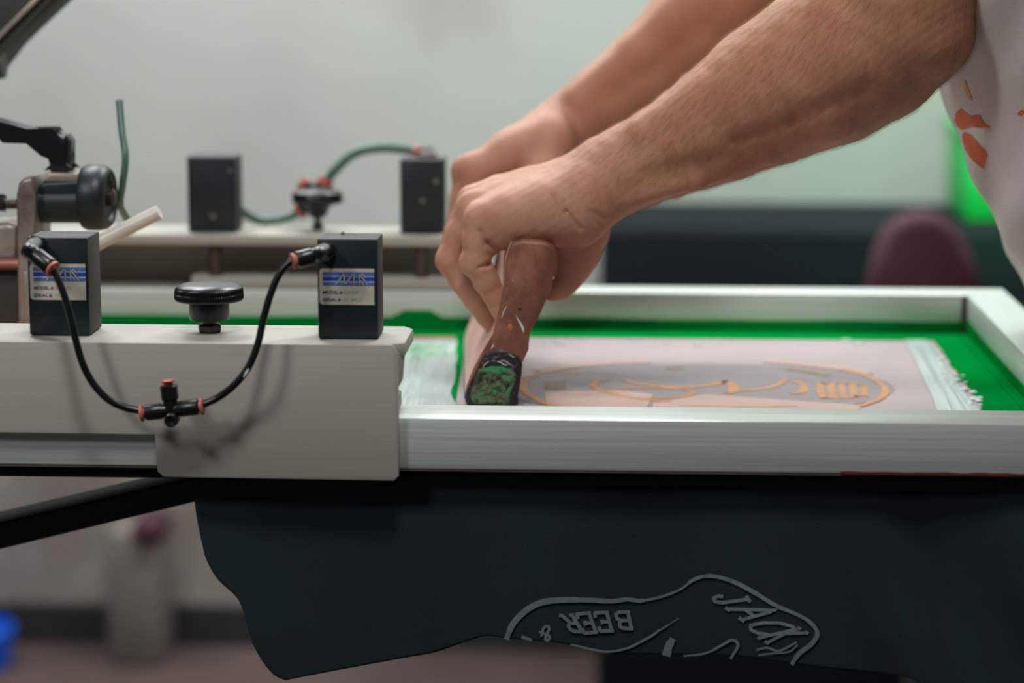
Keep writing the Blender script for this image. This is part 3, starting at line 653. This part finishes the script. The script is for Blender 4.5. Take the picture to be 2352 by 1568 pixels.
OUT=[(1163,1468),(1175,1438),(1192,1416),(1219,1394),(1253,1381),(1304,1377),(1355,1378),(1406,1380),(1440,1376),(1474,1379),(1525,1368),(1566,1351),(1593,1331),(1630,1322),(1678,1333),(1729,1358),(1780,1389),(1831,1411),(1862,1430),(1877,1453),(1865,1477),(1835,1501),(1818,1526)]
obj('printed_outline',cstroke(OUT,[12,14,14,14,13,11,10,9,6,5,8,9,10,9,8,9,11,11,9]),M['jprint'],sh,smooth=False)
obj('printed_line',merge([cstroke([(1310,1480),(1331,1484),(1365,1492),(1399,1496),(1440,1488),(1474,1472),(1515,1447),(1559,1419)],[5,5,6,5,6,4,2]),
  cstroke([(1474,1474),(1505,1456),(1512,1444)],3)]),M['jprint'],sh,smooth=False)
obj('printed_line',cstroke([(1546,1466),(1536,1484),(1530,1506)],[14,18,20]),M['jprint'],sh,smooth=False)
obj('printed_line',cstroke([(1570,1506),(1620,1500),(1658,1481),(1682,1469),(1695,1482),(1678,1512)],[4,5,6,7,7,6]),M['jprint'],sh,smooth=False)
GL={'B':[[(.12,0),(.12,1)],[(0,0),(.62,0),(.85,.13),(.82,.40),(.6,.52),(.12,.52)],[(0,1),(.55,1),(.75,.88),(.72,.62),(.55,.52)]],
'E':[[(.12,0),(.12,1)],[(0,0),(.85,0),(.88,.26)],[(0,1),(.82,1),(.85,.76)],[(.12,.5),(.55,.5)],[(.55,.38),(.55,.62)]],
'R':[[(.12,0),(.12,1)],[(0,1),(.6,1),(.8,.86),(.78,.62),(.58,.5),(.12,.5)],[(.5,.5),(.78,.02),(.95,.02)],[(-.02,0),(.3,0)]],
'&':[[(.95,.1),(.3,.75),(.35,.95),(.55,1),(.68,.85),(.6,.66),(.15,.35),(.12,.12),(.35,0),(.6,.08),(.9,.5)]],
'J':[[(.38,1),(.95,1)],[(.68,1),(.68,.2),(.5,0),(.2,.02),(.08,.2),(.2,.32)]],
'A':[[(.08,0),(.5,1),(.9,0)],[(.25,.36),(.75,.36)],[(-.05,0),(.22,0)],[(.72,0),(1.05,0)]],
'C':[[(.88,.72),(.72,.96),(.45,1),(.15,.8),(.08,.45),(.2,.1),(.5,0),(.75,.06),(.9,.28)],[(.88,.62),(.88,1)]],
'K':[[(.15,0),(.15,1)],[(0,0),(.3,0)],[(0,1),(.3,1)],[(.15,.4),(.8,1)],[(.35,.58),(.85,0)],[(.65,0),(1,0)],[(.62,1),(.95,1)]]}
def glyph(ch,o,xd,yd,w):
    bms=[]
    for s in GL[ch]:
        P=[]
        for a,b in zip(s,s[1:]):
            for k in range(5): t=k/5; P.append((a[0]+(b[0]-a[0])*t,a[1]+(b[1]-a[1])*t))
        P.append(s[-1]); bms.append(cstroke([(o[0]+xd[0]*u+yd[0]*v,o[1]+xd[1]*u+yd[1]*v) for u,v in P],w,1))
    obj('printed_letter',merge(bms),M['jprint'],sh,smooth=False)
for ch,o,xd,yd in (('B',(1447,1405),(-40,0),(8,38)),('E',(1398,1406),(-38,1),(12,42)),('E',(1357,1407),(-38,3),(16,44)),('R',(1318,1412),(-36,0),(24,38))): glyph(ch,o,xd,yd,8)
glyph('&',(1262,1432),(-26,16),(10,30),6)
glyph('J',(1634,1368),(16,26),(74,-10),8); glyph('A',(1668,1396),(40,30),(96,-10),7.5); glyph('C',(1706,1430),(38,32),(98,-6),7.5); glyph('K',(1740,1462),(26,16),(92,-22),7)
obj('printed_line',merge([cstroke([(1738,1492),(1762,1487),(1790,1494),(1830,1474)],5),cstroke([(1742,1504),(1775,1500),(1812,1496),(1832,1480)],4)]),M['jprint'],sh,smooth=False)
obj('printed_line',cstroke([(1198,1462),(1222,1470)],7),M['jprint'],sh,smooth=False)
# ================================================================== squeegee
def woodmat():
    t=NT('stained_wood'); t.set('Roughness',.5)
    o=t.ramp(t.noise(34,7,.65,stretch=(1,.12,.6)),[(.32,lin((84,48,36))),(.5,lin((120,72,54))),(.68,lin((158,106,84)))])
    f=t.ramp(t.noise(48,6,.7),[(.54,(0,0,0,1)),(.72,(1,1,1,1))]); o=t.mix(f,o,lin((92,54,42)))
    f=t.ramp(t.noise(120,3,.5),[(.70,(0,0,0,1)),(.73,(1,1,1,1))]); o=t.mix(f,o,lin((205,170,160)))
    t.link(o,t.b.inputs['Base Color']); t.link(t.bump(t.noise(160,5,.6),.5,.0008),t.b.inputs['Normal']); return t.m
M['wood']=woodmat(); M['woodpale']=mat('pale_pink_stained_wood',(214,172,162),rough=.5,var=.08,scale=20,bump=.1,bscale=100,stretch=(1,.1,1),dirt=(190,120,96),dirt_at=(.62,.75),dscale=22)
def crustmat():
    t=NT('dried_ink_crust'); t.set('Roughness',.35)
    o=t.ramp(t.noise(70,7,.75),[(.30,lin((20,30,28))),(.42,lin((58,76,56))),(.50,lin((104,112,78))),(.56,lin((22,140,88))),(.8,lin((14,100,64)))])
    f=t.ramp(t.noise(150,4,.6),[(.64,(0,0,0,1)),(.72,(1,1,1,1))]); o=t.mix(f,o,lin((26,30,28)))
    t.link(o,t.b.inputs['Base Color']); t.link(t.bump(t.noise(190,6,.7),1.0,.0025),t.b.inputs['Normal']); return t.m
M['crust']=crustmat(); M['darkcrust']=mat('dark_wet_ink',(34,26,26),rough=.25,var=.4,scale=90,bump=.8,bscale=220,bdist=.002,dirt=(150,150,146),dirt_at=(.70,.73),dscale=140)
YS=.205
nb=at_z(1078,938,ZM+.001); YS=nb.y+.0
sq=thing('squeegee','worn wooden squeegee handle with green ink crusted blade gripped by both hands','squeegee',(nb.x+.02,YS,ZM))
hp=[(1176,557),(1200,551),(1253,555),(1273,565),(1282,588),(1279,630),(1266,665),(1251,697),(1236,730),(1217,765),(1204,800),(1199,835),(1199,862),(1190,888),(1182,908),(1068,903),(1072,885),(1086,850),(1106,812),(1132,768),(1152,728),(1160,690),(1160,640),(1162,600),(1168,575)]
HP=[at_y(a,b,YS) for a,b in hp]
YE=.435; fx=at_z(1067,800,ZM).x
ev=Vector((fx-at_z(1068,930,ZM).x,YE-YS,0))
hb=obj('handle',prism(HP,ev,.0030,4),M['wood'],sq)
hb.data.materials.append(M['woodpale'])
for p in hb.data.polygons:
    if p.area>2e-4 and p.normal.x<-.3 and abs(p.normal.y)<.5: p.material_index=1
blp=[(1072,902),(1180,906),(1186,925),(1176,944),(1080,944),(1066,915)]
BL=[at_y(a,b,YS+.0006) for a,b in blp]; mz=min(v.z for v in BL)
for v in BL: v.z=max(v.z,ZM+.0009)
obj('blade',prism([v+Vector((0,.0015,0)) for v in BL],ev-Vector((0,.003,0)),.0008,2),M['darkcrust'],sq)
# crusted end: dark band and green lump standing slightly proud of the end grain
def lumpy(poly,m,amp,seed,name,push=.0006):
    P=[Vector((a,b,0)) for a,b in poly]; cx=sum(p.x for p in P)/len(P); cy=sum(p.y for p in P)/len(P); ring=resample(poly+[poly[0]],64)[:-1]
    V=[];F=[];nr=16
    for r in range(nr+1):
        k=r/nr
        for i,p in enumerate(ring):
            q=Vector((cx,cy,0)).lerp(p,k); e=min(1,(1-k)*5); w=at_y(q.x,q.y,YS)
            V.append((w.x,YS-push-amp*e*(.45+.9*noise.noise(Vector((w.x*260,w.z*260,seed)))+.5*noise.noise(Vector((w.x*700,w.z*700,seed)))) +(0 if k<1 else .0012),w.z))
    n=len(ring)
    for r in range(nr):
        for i in range(n): F.append((r*n+i,r*n+(i+1)%n,(r+1)*n+(i+1)%n,(r+1)*n+i))
    obj(name,(V,F),M[m],sq,angle=None)
lumpy([(1112,812),(1150,800),(1196,822),(1197,862),(1190,905),(1180,936),(1082,934),(1070,905),(1086,862),(1100,835)],'darkcrust',.0018,2,'dark_ink_band')
lumpy([(1098,846),(1140,838),(1183,850),(1184,878),(1174,905),(1166,930),(1100,930),(1080,915),(1084,885)],'crust',.0030,6,'green_ink_crust',.0016)
for pts,w in (([(1108,845),(1114,836),(1124,829)],.5),([(1132,828),(1148,831),(1160,838),(1168,836)],.8),([(1150,827),(1160,829),(1178,840)],.6),([(1184,722),(1189,732),(1195,742),(1201,754),(1203,764)],(.2,1.0,1.9,2.6,.6)),([(1128,801),(1131,796),(1134,790)],.9),([(1164,702),(1157,716),(1152,730)],.8),([(1168,812),(1176,818),(1182,820)],.5)):
    n_=len(catmull([Vector((a,b,0)) for a,b in pts],5)); k_=[ (np.interp(i/(n_-1),np.linspace(0,1,len(w)),w) if hasattr(w,'__len__') else w*(.35+math.sin(math.pi*i/(n_-1)))) for i in range(n_)]
    bm=bmesh.new(); add_tube(bm,[at_y(v.x,v.y,YS-(.0001 if v.y<780 else .0022)) for v in catmull([Vector((a,b,0)) for a,b in pts],5)],[q*mpp(YS)*1.1 for q in k_],8); obj('dried_drip',bm,M['ink'],sq)
bm=bmesh.new(); bmesh.ops.create_icosphere(bm,subdivisions=2,radius=.0022,matrix=Matrix.Translation(at_y(1172,752,YS+.0001))@Matrix.Diagonal((.8,.25,1.1,1))); obj('orange_spot',bm,mat('orange_paint_spot',(176,104,44),var=.2),sq)
bm=bmesh.new(); bmesh.ops.create_icosphere(bm,subdivisions=2,radius=.0016,matrix=Matrix.Translation(at_y(1194,709,YS+.0002))@Matrix.Diagonal((1,.4,1.1,1))); obj('nail',bm,M['nut'],sq)
# ================================================================== person
def skinmat(name,shift=0):
    t=NT(name); t.set('Roughness',.55); t.set('Specular IOR Level',.35); t.set('Subsurface Weight',.12); t.set('Subsurface Scale',.012); t.b.inputs['Subsurface Radius'].default_value=(1,.35,.2)
    a=t.ramp(t.noise(16,4,.6),[(.3,lin((164,112,84))),(.5,lin((180,128,100))),(.72,lin((194,142,114)))])
    f=t.ramp(t.noise(45,3,.5),[(.55,(0,0,0,1)),(.8,(.6,.6,.6,1))]); a=t.mix(f,a,lin((176,104,84)))
    # hands are paler and pinker than the tanned forearms
    sx=t.n.new('ShaderNodeSeparateXYZ'); t.link(t.tc.outputs['Object'],sx.inputs[0]); hd_=t.ramp(sx.outputs[0],[(.09,(1,1,1,1)),(.20,(0,0,0,1))])
    pale=t.ramp(t.noise(22,4,.6),[(.35,lin((172,122,98))),(.65,lin((190,142,120)))])
    a=t.mix(hd_,a,pale)
    t.link(a,t.b.inputs['Base Color'])
    n1=t.bump(t.noise(900,5,.7),.30,.0005); n2=t.bump(t.noise(210,4,.6),.18,.0008,n1); t.link(n2,t.b.inputs['Normal']); return t.m
M['skin']=skinmat('skin')
M['hair']=mat('arm_hair',(158,112,76),rough=.5,var=.3,scale=100); 
def clothmat():
    t=NT('white_cotton'); t.set('Roughness',.9); t.set('Sheen Weight',.2)
    o=t.ramp(t.noise(7,4,.6),[(.3,lin((196,186,186))),(.7,lin((212,202,200)))])
    t.link(o,t.b.inputs['Base Color']); t.link(t.bump(t.noise(500,3,.6),.3,.0005),t.b.inputs['Normal']); return t.m
M['cotton']=clothmat(); M['stain']=mat('orange_ink_stain',(214,100,48),rough=.7,var=.25,scale=50); M['stain2']=mat('yellow_orange_stain',(222,160,92),rough=.7,var=.2,scale=50)
M['trouser']=mat('dark_trousers',(30,36,48),rough=.9); M['shoe']=mat('dark_shoes',(28,26,26),rough=.5); M['headhair']=mat('brown_hair',(60,42,30),rough=.6)
person=thing('person','person in a stained white shirt leaning in and pushing the squeegee with both hands','person',(.66,.28,0))
def PT(l): return [tuple(at_y(a,b,y)) for a,b,y,r in l],[r*mpp(y) for a,b,y,r in l]
def fit(lists,h,pad=.02):
    A=np.array([p for l in lists for p in PT(l)[0]]); R=max(r for l in lists for r in PT(l)[1])
    return Field(A.min(0)-R-pad,A.max(0)+R+pad,h)
YP,YRi,YM,YI_=.217,.239,.259,.279
fa=[(1352,430,.247,72),(1400,405,.247,86),(1465,375,.245,99),(1533,345,.242,108),(1600,312,.236,122),(1658,281,.230,136),(1768,216,.218,162),(1900,148,.200,184),(1990,92,.188,190),(2064,34,.178,180)]
ua=[(2064,34,.178,180),(2082,-24,.172,174),(2178,-220,.165,164),(2290,-440,.16,176)]
meta=[[(1335,408,.262,56),(1210,437,.270,47),(1150,448,.276,42),(1097,461,YI_,35)],
      [(1335,415,.254,60),(1210,447,.256,50),(1140,458,.258,44),(1088,465,YM,36)],
      [(1335,430,.243,64),(1215,462,.240,56),(1145,472,.239,48),(1090,480,YRi,36)],
      [(1335,445,.232,66),(1225,478,.228,60),(1160,492,.221,50),(1106,502,YP,35)]]
hypo=[(1350,462,.235,72),(1322,490,.232,68),(1255,494,.226,60),(1190,506,.223,48),(1148,528,.222,36)]
pinky=[(1106,502,YP,35),(1098,548,YP-.001,35),(1095,588,YP-.002,35)]
pinky2=[(1098,604,YP-.002,33),(1117,646,YP,30),(1136,680,YP+.002,26)]
pinky3=[(1136,680,YP+.002,26),(1147,706,YP+.003,23),(1151,722,YP+.003,19)]
ringf=[(1090,480,YRi,36),(1058,540,YRi,33),(1036,596,YRi-.001,31)]
ringf2=[(1036,598,YRi-.001,31),(1062,648,YRi,28),(1092,690,YRi,26)]
ringf3=[(1092,690,YRi,25),(1116,726,YRi,23),(1130,750,YRi,19)]
midf=[(1088,465,YM,36),(1054,530,YM,33),(1034,588,YM,31),(1060,642,YM,28),(1092,690,YM,25),(1118,730,YM,21),(1128,744,YM,17)]
indf=[(1097,461,YI_,35),(1068,520,YI_,32),(1050,580,YI_,29),(1070,630,YI_,27),(1098,676,YI_,24),(1120,716,YI_,19)]
thumb=[(1342,470,.262,60),(1338,530,.266,54),(1316,588,.266,49),(1298,628,.262,42)]
thumb2=[(1304,624,.262,41),(1284,652,.257,34),(1268,664,.254,27)]
thenar=[(1330,480,.258,60),(1296,545,.262,50),(1290,590,.262,42)]
H=.0010
f=fit([fa,ua[:3],ringf,ringf3,hypo,midf],H)
def CH(f,l,k,ys=1.0):
    p,r=PT(l); f.chain(p,r,k,ys)
CH(f,fa,.002,1.0); CH(f,ua[:3],.003)
for m in meta: CH(f,m,.008)
CH(f,hypo,.012); f.cap(*[x for x in (PT([(1352,440,.245,66)])[0][0],PT([(1395,408,.247,80)])[0][0])],66*mpp(.245),80*mpp(.247),.016)
for l in (pinky,ringf): CH(f,l[:2],.009); CH(f,l[1:],.0045)
for l in (pinky2,ringf2,pinky3,ringf3): CH(f,l,.0016)
CH(f,midf,.0016); CH(f,indf,.0016); CH(f,thenar,.012); CH(f,thumb,.010); CH(f,thumb2,.004)
CH(f,[(1168,500,.222,44),(1140,540,.221,30),(1122,560,.219,22)],.006)
# knuckle heads, joints
for px,py,y,r in ((1097,454,YI_,32),(1082,460,YM,32),(1082,474,YRi,32),(1030,597,YRi,30),(1084,604,YP-.002,30)): 
    p=PT([(px,py,y,r)]); f.cap(p[0][0],p[0][0],p[1][0],p[1][0],.004)
# forearm muscle / tendon ridges
CH(f,[(1480,305,.225,38),(1640,222,.212,54),(1800,118,.205,74),(1960,30,.195,84)],.008)
CH(f,[(1440,455,.228,18),(1600,410,.215,20),(1750,342,.200,24),(1900,264,.19,32)],.008)
CH(f,[(2105,66,.150,64),(2138,86,.150,60)],.016)
def G(a,b,y,r,d):
    A=at_y(*a,y); B=at_y(*b,y); f.groove(A,B,r,d)
# creases: wrist, palm edge, finger folds
G((1272,448),(1300,486),.208,.0022,.0011); G((1300,486),(1332,526),.208,.0020,.0018); G((1390,502),(1356,484),.215,.0026,.0014)
G((1384,522),(1362,500),.215,.003,.001); G((1106,530),(1118,556),.208,.0020,.0016); G((1118,556),(1142,576),.208,.0022,.0026)
G((1480,405),(1660,352),.20,.006,.0016); G((1690,322),(1830,270),.185,.006,.0028); G((1830,270),(1980,196),.165,.008,.0034); G((1640,420),(1860,338),.19,.006,.0010)
G((1100,613),(1122,608),.208,.0014,.0016); G((1120,608),(1146,600),.209,.0019,.0034)
G((1065,606),(1075,600),.212,.0015,.0007); G((1068,616),(1078,611),.212,.0013,.0006)
G((1073,505),(1066,600),.224,.0022,.0026)
for l in ([(1090,437,.274,14),(1150,424,.272,13),(1230,402,.266,16)],[(1076,444,.254,13),(1140,430,.255,11),(1220,410,.252,14)],[(1078,458,.234,12),(1150,447,.236,10),(1230,430,.238,13)]): CH(f,l,.004)
def dsp(X,Y,Z):
    return .0004*np.sin(X*310+Z*190)*np.sin(Y*260+Z*120)+.0003*np.sin(X*640-Z*420)*np.sin(Z*510+Y*300)
f.disp(lambda X,Y,Z: dsp(X,Y,Z)*.45)
near=f.mesh(1)
# nails (own patches of geometry) added later; far arm
far_meta=[[(1262,318,.405,60),(1180,352,.400,50),(1095,392,.392,40)],[(1262,312,.42,60),(1180,350,.418,50),(1082,398,.415,40)],[(1262,312,.44,58),(1180,352,.440,50),(1084,404,.436,38)],[(1262,318,.452,54),(1180,365,.455,46),(1090,415,.455,36)]]
ff=[[(1095,392,.392,40),(1078,455,.392,34),(1062,520,.390,30),(1074,590,.392,27),(1082,650,.394,24),(1086,676,.394,20)],[(1082,398,.415,40),(1066,460,.415,34),(1056,525,.413,30),(1070,595,.414,27),(1084,672,.416,20)],
    [(1084,404,.436,38),(1072,470,.436,34),(1060,530,.434,30),(1074,600,.435,26),(1086,668,.436,20)],[(1090,415,.455,36),(1084,480,.455,30),(1078,540,.453,27),(1088,610,.454,22)]]
farf=[(1262,312,.428,64),(1300,285,.430,70),(1385,232,.432,84),(1480,165,.432,96),(1590,65,.43,110),(1720,-60,.425,122),(1850,-190,.42,126),(1950,-280,.415,124)]
faru=[(1950,-280,.415,124),(2080,-430,.41,118),(2220,-600,.40,126)]
fth=[(1262,330,.400,50),(1250,400,.385,40),(1240,460,.383,34),(1225,520,.386,28)]
g_=fit([farf,ff[0],ff[3],far_meta[0],fth],.0022)
CH(g_,farf,.003)
for l in far_meta: CH(g_,l,.010)
for l in ff: CH(g_,l,.003)
CH(g_,fth,.008)
for px,py,y,r in ((1082,384,.392,32),(1070,390,.414,33)):
    p=PT([(px,py,y,r)]); g_.cap(p[0][0],p[0][0],p[1][0],p[1][0],.006)
CH(g_,[(1330,225,.415,30),(1470,120,.41,44),(1620,-20,.405,56)],.008)
far=g_.mesh(2)
# torso, upper arms, neck, head, legs at coarser grain (mostly under clothes or out of view)
Sn=at_y(2290,-440,.16); Sf=at_y(2220,-600,.40)
shoulder_n=Vector((Sn.x+.05,.10,Sn.z+.06)); shoulder_f=Vector((shoulder_n.x,.46,shoulder_n.z)); chest=Vector((.60,.28,shoulder_n.z-.10))
body=Field((.05,-.02,.0),(1.15,.58,1.75),.006)
def bc(l,k=.03,ys=1.0): 
    for a,b in zip(l,l[1:]): body.cap(a[0],b[0],a[1],b[1],k,ys)
n_el=at_y(2184,-220,.165); body.cap(n_el,Sn,.046,.05,.02); body.cap(Sn,shoulder_n,.05,.055,.03)
f_el=at_y(1950,-280,.415); body.cap(f_el,Sf,.035,.042,.02); body.cap(Sf,shoulder_f,.045,.055,.03)
edge=[(2352,672),(2322,622),(2294,560),(2274,500),(2250,440),(2227,385),(2204,330),(2176,262),(2148,205),(2122,130),(2080,40),(2030,-80),(1990,-200)]
pts=[]
for i,(a,b) in enumerate(edge):
    p=at_y(a,b,.27); n0=at_y(*edge[max(0,i-1)],.27); n1=at_y(*edge[min(len(edge)-1,i+1)],.27); t=(n1-n0).normalized(); nr=Vector((t.z,0,-t.x)); 
    if nr.x<0: nr=-nr
    pts.append((p+nr*.111,.112))
low=[(Vector((pts[0][0].x+.05,.28,.98)),.122),(Vector((pts[0][0].x+.08,.28,.87)),.128)]
spine=[((q[0].x,.28,q[0].z),.085) for q in (low[1],low[0],pts[0],pts[4],pts[8],pts[-1])]+[((shoulder_n.x+.03,.28,shoulder_n.z-.02),.075)]
bc(spine,.03,1.6)
HX=low[1][0].x
bc([((shoulder_n.x+.04,.28,shoulder_n.z+.03),.055),((shoulder_n.x-.03,.28,shoulder_n.z+.14),.05)],.02)
hx,hz=shoulder_n.x-.07,shoulder_n.z+.24
bc([((hx,.28,hz),.082),((hx-.01,.28,hz-.05),.07)],.02); bc([((hx-.085,.28,hz-.02),.012),((hx-.098,.28,hz-.045),.013)],.012)
for s in (-1,1): bc([((hx+.01,.28+s*.083,hz-.02),.016),((hx+.01,.28+s*.083,hz-.045),.012)],.006)
for s in (-1,1): bc([((HX,.28+s*.09,.86),.085),((HX+.03,.28+s*.11,.48),.058),((HX+.07,.28+s*.12,.10),.042),((HX+.03,.28+s*.12,.05),.038)],.03)
tor=body.mesh(3)
bd=pmesh('body',[near,far,tor],M['skin'],person)
# hair cap, eyes and mouth of the head above the frame
hf=Field((hx-.12,.16,hz-.06),(hx+.13,.40,hz+.12),.005); hf.cap((hx+.008,.28,hz+.012),(hx+.02,.28,hz+.0),.088,.084,.01); hf.cap((hx-.09,.28,hz-.06),(hx-.09,.28,hz-.0),.07,.06,.01,1.6,sub=True); pmesh('hair',[hf.mesh(2)],M['headhair'],person)
for s in (-1,1):
    bm=bmesh.new(); bmesh.ops.create_uvsphere(bm,u_segments=12,v_segments=8,radius=.011,matrix=Matrix.Translation((hx-.073,.28+s*.03,hz-.012))); obj('eye',bm,M['stick'],person)
# ------------------------------------------------------------------ white shirt
sf=Field((.20,-.06,.70),(1.12,.62,1.72),.006)
allp=low[::-1]+pts
for a,b in zip(allp,allp[1:]): sf.cap((a[0].x,.28,a[0].z),(b[0].x,.28,b[0].z),a[1],b[1],.001,1.75)
last=pts[-1][0]
sf.cap((last.x,.28,last.z),(shoulder_n.x+.04,.28,shoulder_n.z),.115,.085,.03,1.7)
sf.cap(shoulder_n,Sn+(Sn-at_y(2200,-220,.165)).normalized()*(-.02),.075,.068,.03); sf.cap(shoulder_f,Sf,.075,.066,.03)
sf.cap((shoulder_n.x-.05,.28,shoulder_n.z+.16),(shoulder_n.x+.02,.28,shoulder_n.z+.07),.058,.06,.02,sub=True)
def folds(X,Y,Z):
    u=(X-.55)*.50+(Z-1.2)*.86; v=(X-.55)*.86-(Z-1.2)*.50
    return .0045+.0036*np.sin(v*62+Y*14+1.3*np.sin(u*7+Y*5))+.0030*np.sin(Y*34+u*11+1.2*np.sin(v*12))+.0014*np.sin(v*140-Y*30)
sf.disp(folds)
shirt=pmesh('shirt',[sf.mesh(3)],M['cotton'],person)
from mathutils.bvhtree import BVHTree
V_,Q_=sf.mesh(3); bv=BVHTree.FromPolygons([tuple(v) for v in V_],[tuple(q) for q in Q_])
def on_shirt(px,py,off=.0012):
    r=ray(px,py); h=bv.ray_cast(CAM,r)
    return (h[0]-r.normalized()*off) if h[0] else None
def patch(poly,m,name):
    P=[Vector((a,b,0)) for a,b in poly]; cx=sum(p.x for p in P)/len(P); cy=sum(p.y for p in P)/len(P); ring=resample(poly+[poly[0]],48)[:-1]; n=len(ring)
    V=[];F=[]; nr=8
    for r in range(nr+1):
        for i,p in enumerate(ring):
            k=r/nr*(1+.14*noise.noise(Vector((i*.45,3,cx)))*r/nr); q=Vector((cx,cy,0)).lerp(p,k); w=on_shirt(q.x,q.y); V.append(w)
    for r in range(nr):
        for i in range(n):
            f4=(r*n+i,r*n+(i+1)%n,(r+1)*n+(i+1)%n,(r+1)*n+i)
            if all(V[k] is not None for k in f4): F.append(f4)
    V=[tuple(v) if v is not None else (0,0,0) for v in V]
    used=sorted({k for q in F for k in q}); mp={k:i for i,k in enumerate(used)}
    if F: obj(name,([V[k] for k in used],[tuple(mp[k] for k in q) for q in F]),M[m],shirt,angle=None)
patch([(2192,262),(2206,250),(2218,258),(2230,266),(2252,264),(2254,276),(2272,292),(2250,292),(2232,290),(2212,296),(2196,290)],'stain','ink_stain')
patch([(2210,306),(2222,304),(2238,318),(2256,340),(2266,352),(2258,384),(2240,374),(2222,352),(2212,330)],'stain','ink_stain')
patch([(2212,190),(2219,190),(2230,222),(2233,230),(2226,228),(2216,208)],'stain2','ink_stain')
patch([(2336,262),(2344,254),(2352,254),(2352,262),(2342,265)],'stain','ink_stain')
# trousers and shoes
tf=Field((HX-.17,.04,.04),(HX+.22,.52,.98),.007)
tf.cap((HX+.002,.28,.90),(HX+.004,.28,.84),.112,.115,.03,1.45)
for s in (-1,1):
    tf.cap((HX+.005,.28+s*.095,.82),(HX+.035,.28+s*.115,.48),.100,.078,.03); tf.cap((HX+.035,.28+s*.115,.48),(HX+.07,.28+s*.12,.10),.078,.062,.03)
pmesh('trousers',[tf.mesh(3)],M['trouser'],person)
for s in (-1,1):
    k=Field((HX-.17,.28+s*.12-.07,-.01),(HX+.17,.28+s*.12+.07,.16),.005); k.cap((HX+.09,.28+s*.12,.045),(HX-.07,.28+s*.12,.036),.044,.034,.02,.95); k.cap((HX+.07,.28+s*.12,.10),(HX+.08,.28+s*.12,.05),.046,.046,.02)
    pmesh('shoe',[k.mesh(3)],M['shoe'],person)
# ------------------------------------------------------------------ arm hair
def arm_hair():
    V,Q=near; c=V[Q].mean(1); n=np.cross(V[Q[:,1]]-V[Q[:,0]],V[Q[:,3]]-V[Q[:,0]]); n/=np.linalg.norm(n,axis=1)[:,None]+1e-12
    axis=np.array(at_y(1400,405,.247)-at_y(1990,92,.188)); axis/=np.linalg.norm(axis)
    w0=np.array(at_y(1240,440,.24)); d=(w0-c)@axis   # distance up the arm from the back of the hand
    keep=(d>0)&(c[:,0]>w0[0]-.02)
    dens=np.clip((d-.005)/.06,0.08,1)*keep*np.clip(1.25-np.abs(n[:,1]+.2)*.2,0,1)
    dens*= (n[:,1]<.5)
    idx=rng.choice(len(c),15000,p=dens/dens.sum()); out=[];faces=[]
    for i in idx:
        p=c[i]+rng.normal(0,.0004,3); nn=n[i]; t=axis+rng.normal(0,.28,3)+np.array([0,0,-.55]); t-=nn*(t@nn); t/=np.linalg.norm(t)
        L=rng.uniform(.004,.010); s=np.cross(t,nn); r=.000042; b=len(out); seg=4
        for j in range(seg+1):
            k=j/seg; q=p+t*L*k+nn*(L*(.50*k-.34*k*k)); rr=r*(1-.75*k)
            out+= [q+s*rr,q+nn*rr,q-s*rr]
        for j in range(seg):
            for e in range(3): faces.append((b+j*3+e,b+j*3+(e+1)%3,b+j*3+3+(e+1)%3,b+j*3+3+e))
    pm=pmesh('arm_hair',[(np.array(out),np.array(faces))],M['hair'],person); pm['kind']='stuff'
arm_hair()
# ================================================================== camera and light
cam=bpy.data.cameras.new('camera'); co=bpy.data.objects.new('camera',cam); C.objects.link(co)
co.matrix_world=Matrix.Translation(CAM)@CAMROT.to_4x4(); cam.lens=85; cam.sensor_width=36; cam.clip_start=.05
cam.dof.use_dof=True; cam.dof.focus_distance=1.55; cam.dof.aperture_fstop=4.1
bpy.context.scene.camera=co
def area(name,loc,tgt,sx,sy,power,col):
    l=bpy.data.lights.new(name,'AREA'); l.shape='RECTANGLE'; l.size=sx; l.size_y=sy; l.energy=power; l.color=col
    o=bpy.data.objects.new(name,l); C.objects.link(o); o.location=loc; o.rotation_euler=(Vector(tgt)-Vector(loc)).to_track_quat('-Z','Y').to_euler(); return o
area('ceiling_lamp',(.50,1.10,2.65),(.1,.4,1),.5,.3,12,(.97,1,.99))
area('ceiling_lamp',(-.65,1.05,2.65),(0,.35,1),.5,.3,13,(.96,1,1))
area('ceiling_lamp',(-1.35,-1.5,2.5),(.0,.05,.95),.35,.35,17,(1,.97,.95))
area('ceiling_lamp',(0.1,-.95,2.85),(.08,.12,1.0),.35,.35,22,(1,.98,.98))
area('ceiling_lamp',(.9,2.15,2.95),(.7,2.75,1.3),1.8,.3,62,(.97,1,.99))
area('ceiling_lamp',(-1.1,2.15,2.95),(-.9,2.75,1.3),1.8,.3,62,(.97,1,.99))
g_l=at_y(2350,330,2.15); area('green_bounce_fill',tuple(g_l),(g_l.x,2.75,g_l.z),.25,.2,1.0,(.15,1,.4))  # added light hidden behind the shirt, gives the back wall its green spill
w=bpy.data.worlds.new('world'); bpy.context.scene.world=w; w.use_nodes=True; w.node_tree.nodes['Background'].inputs[0].default_value=(.62,.68,.66,1); w.node_tree.nodes['Background'].inputs[1].default_value=.08
vs=bpy.context.scene.view_settings; vs.view_transform='Standard'; vs.look='None'; vs.exposure=0; vs.gamma=1; vs.use_curve_mapping=False
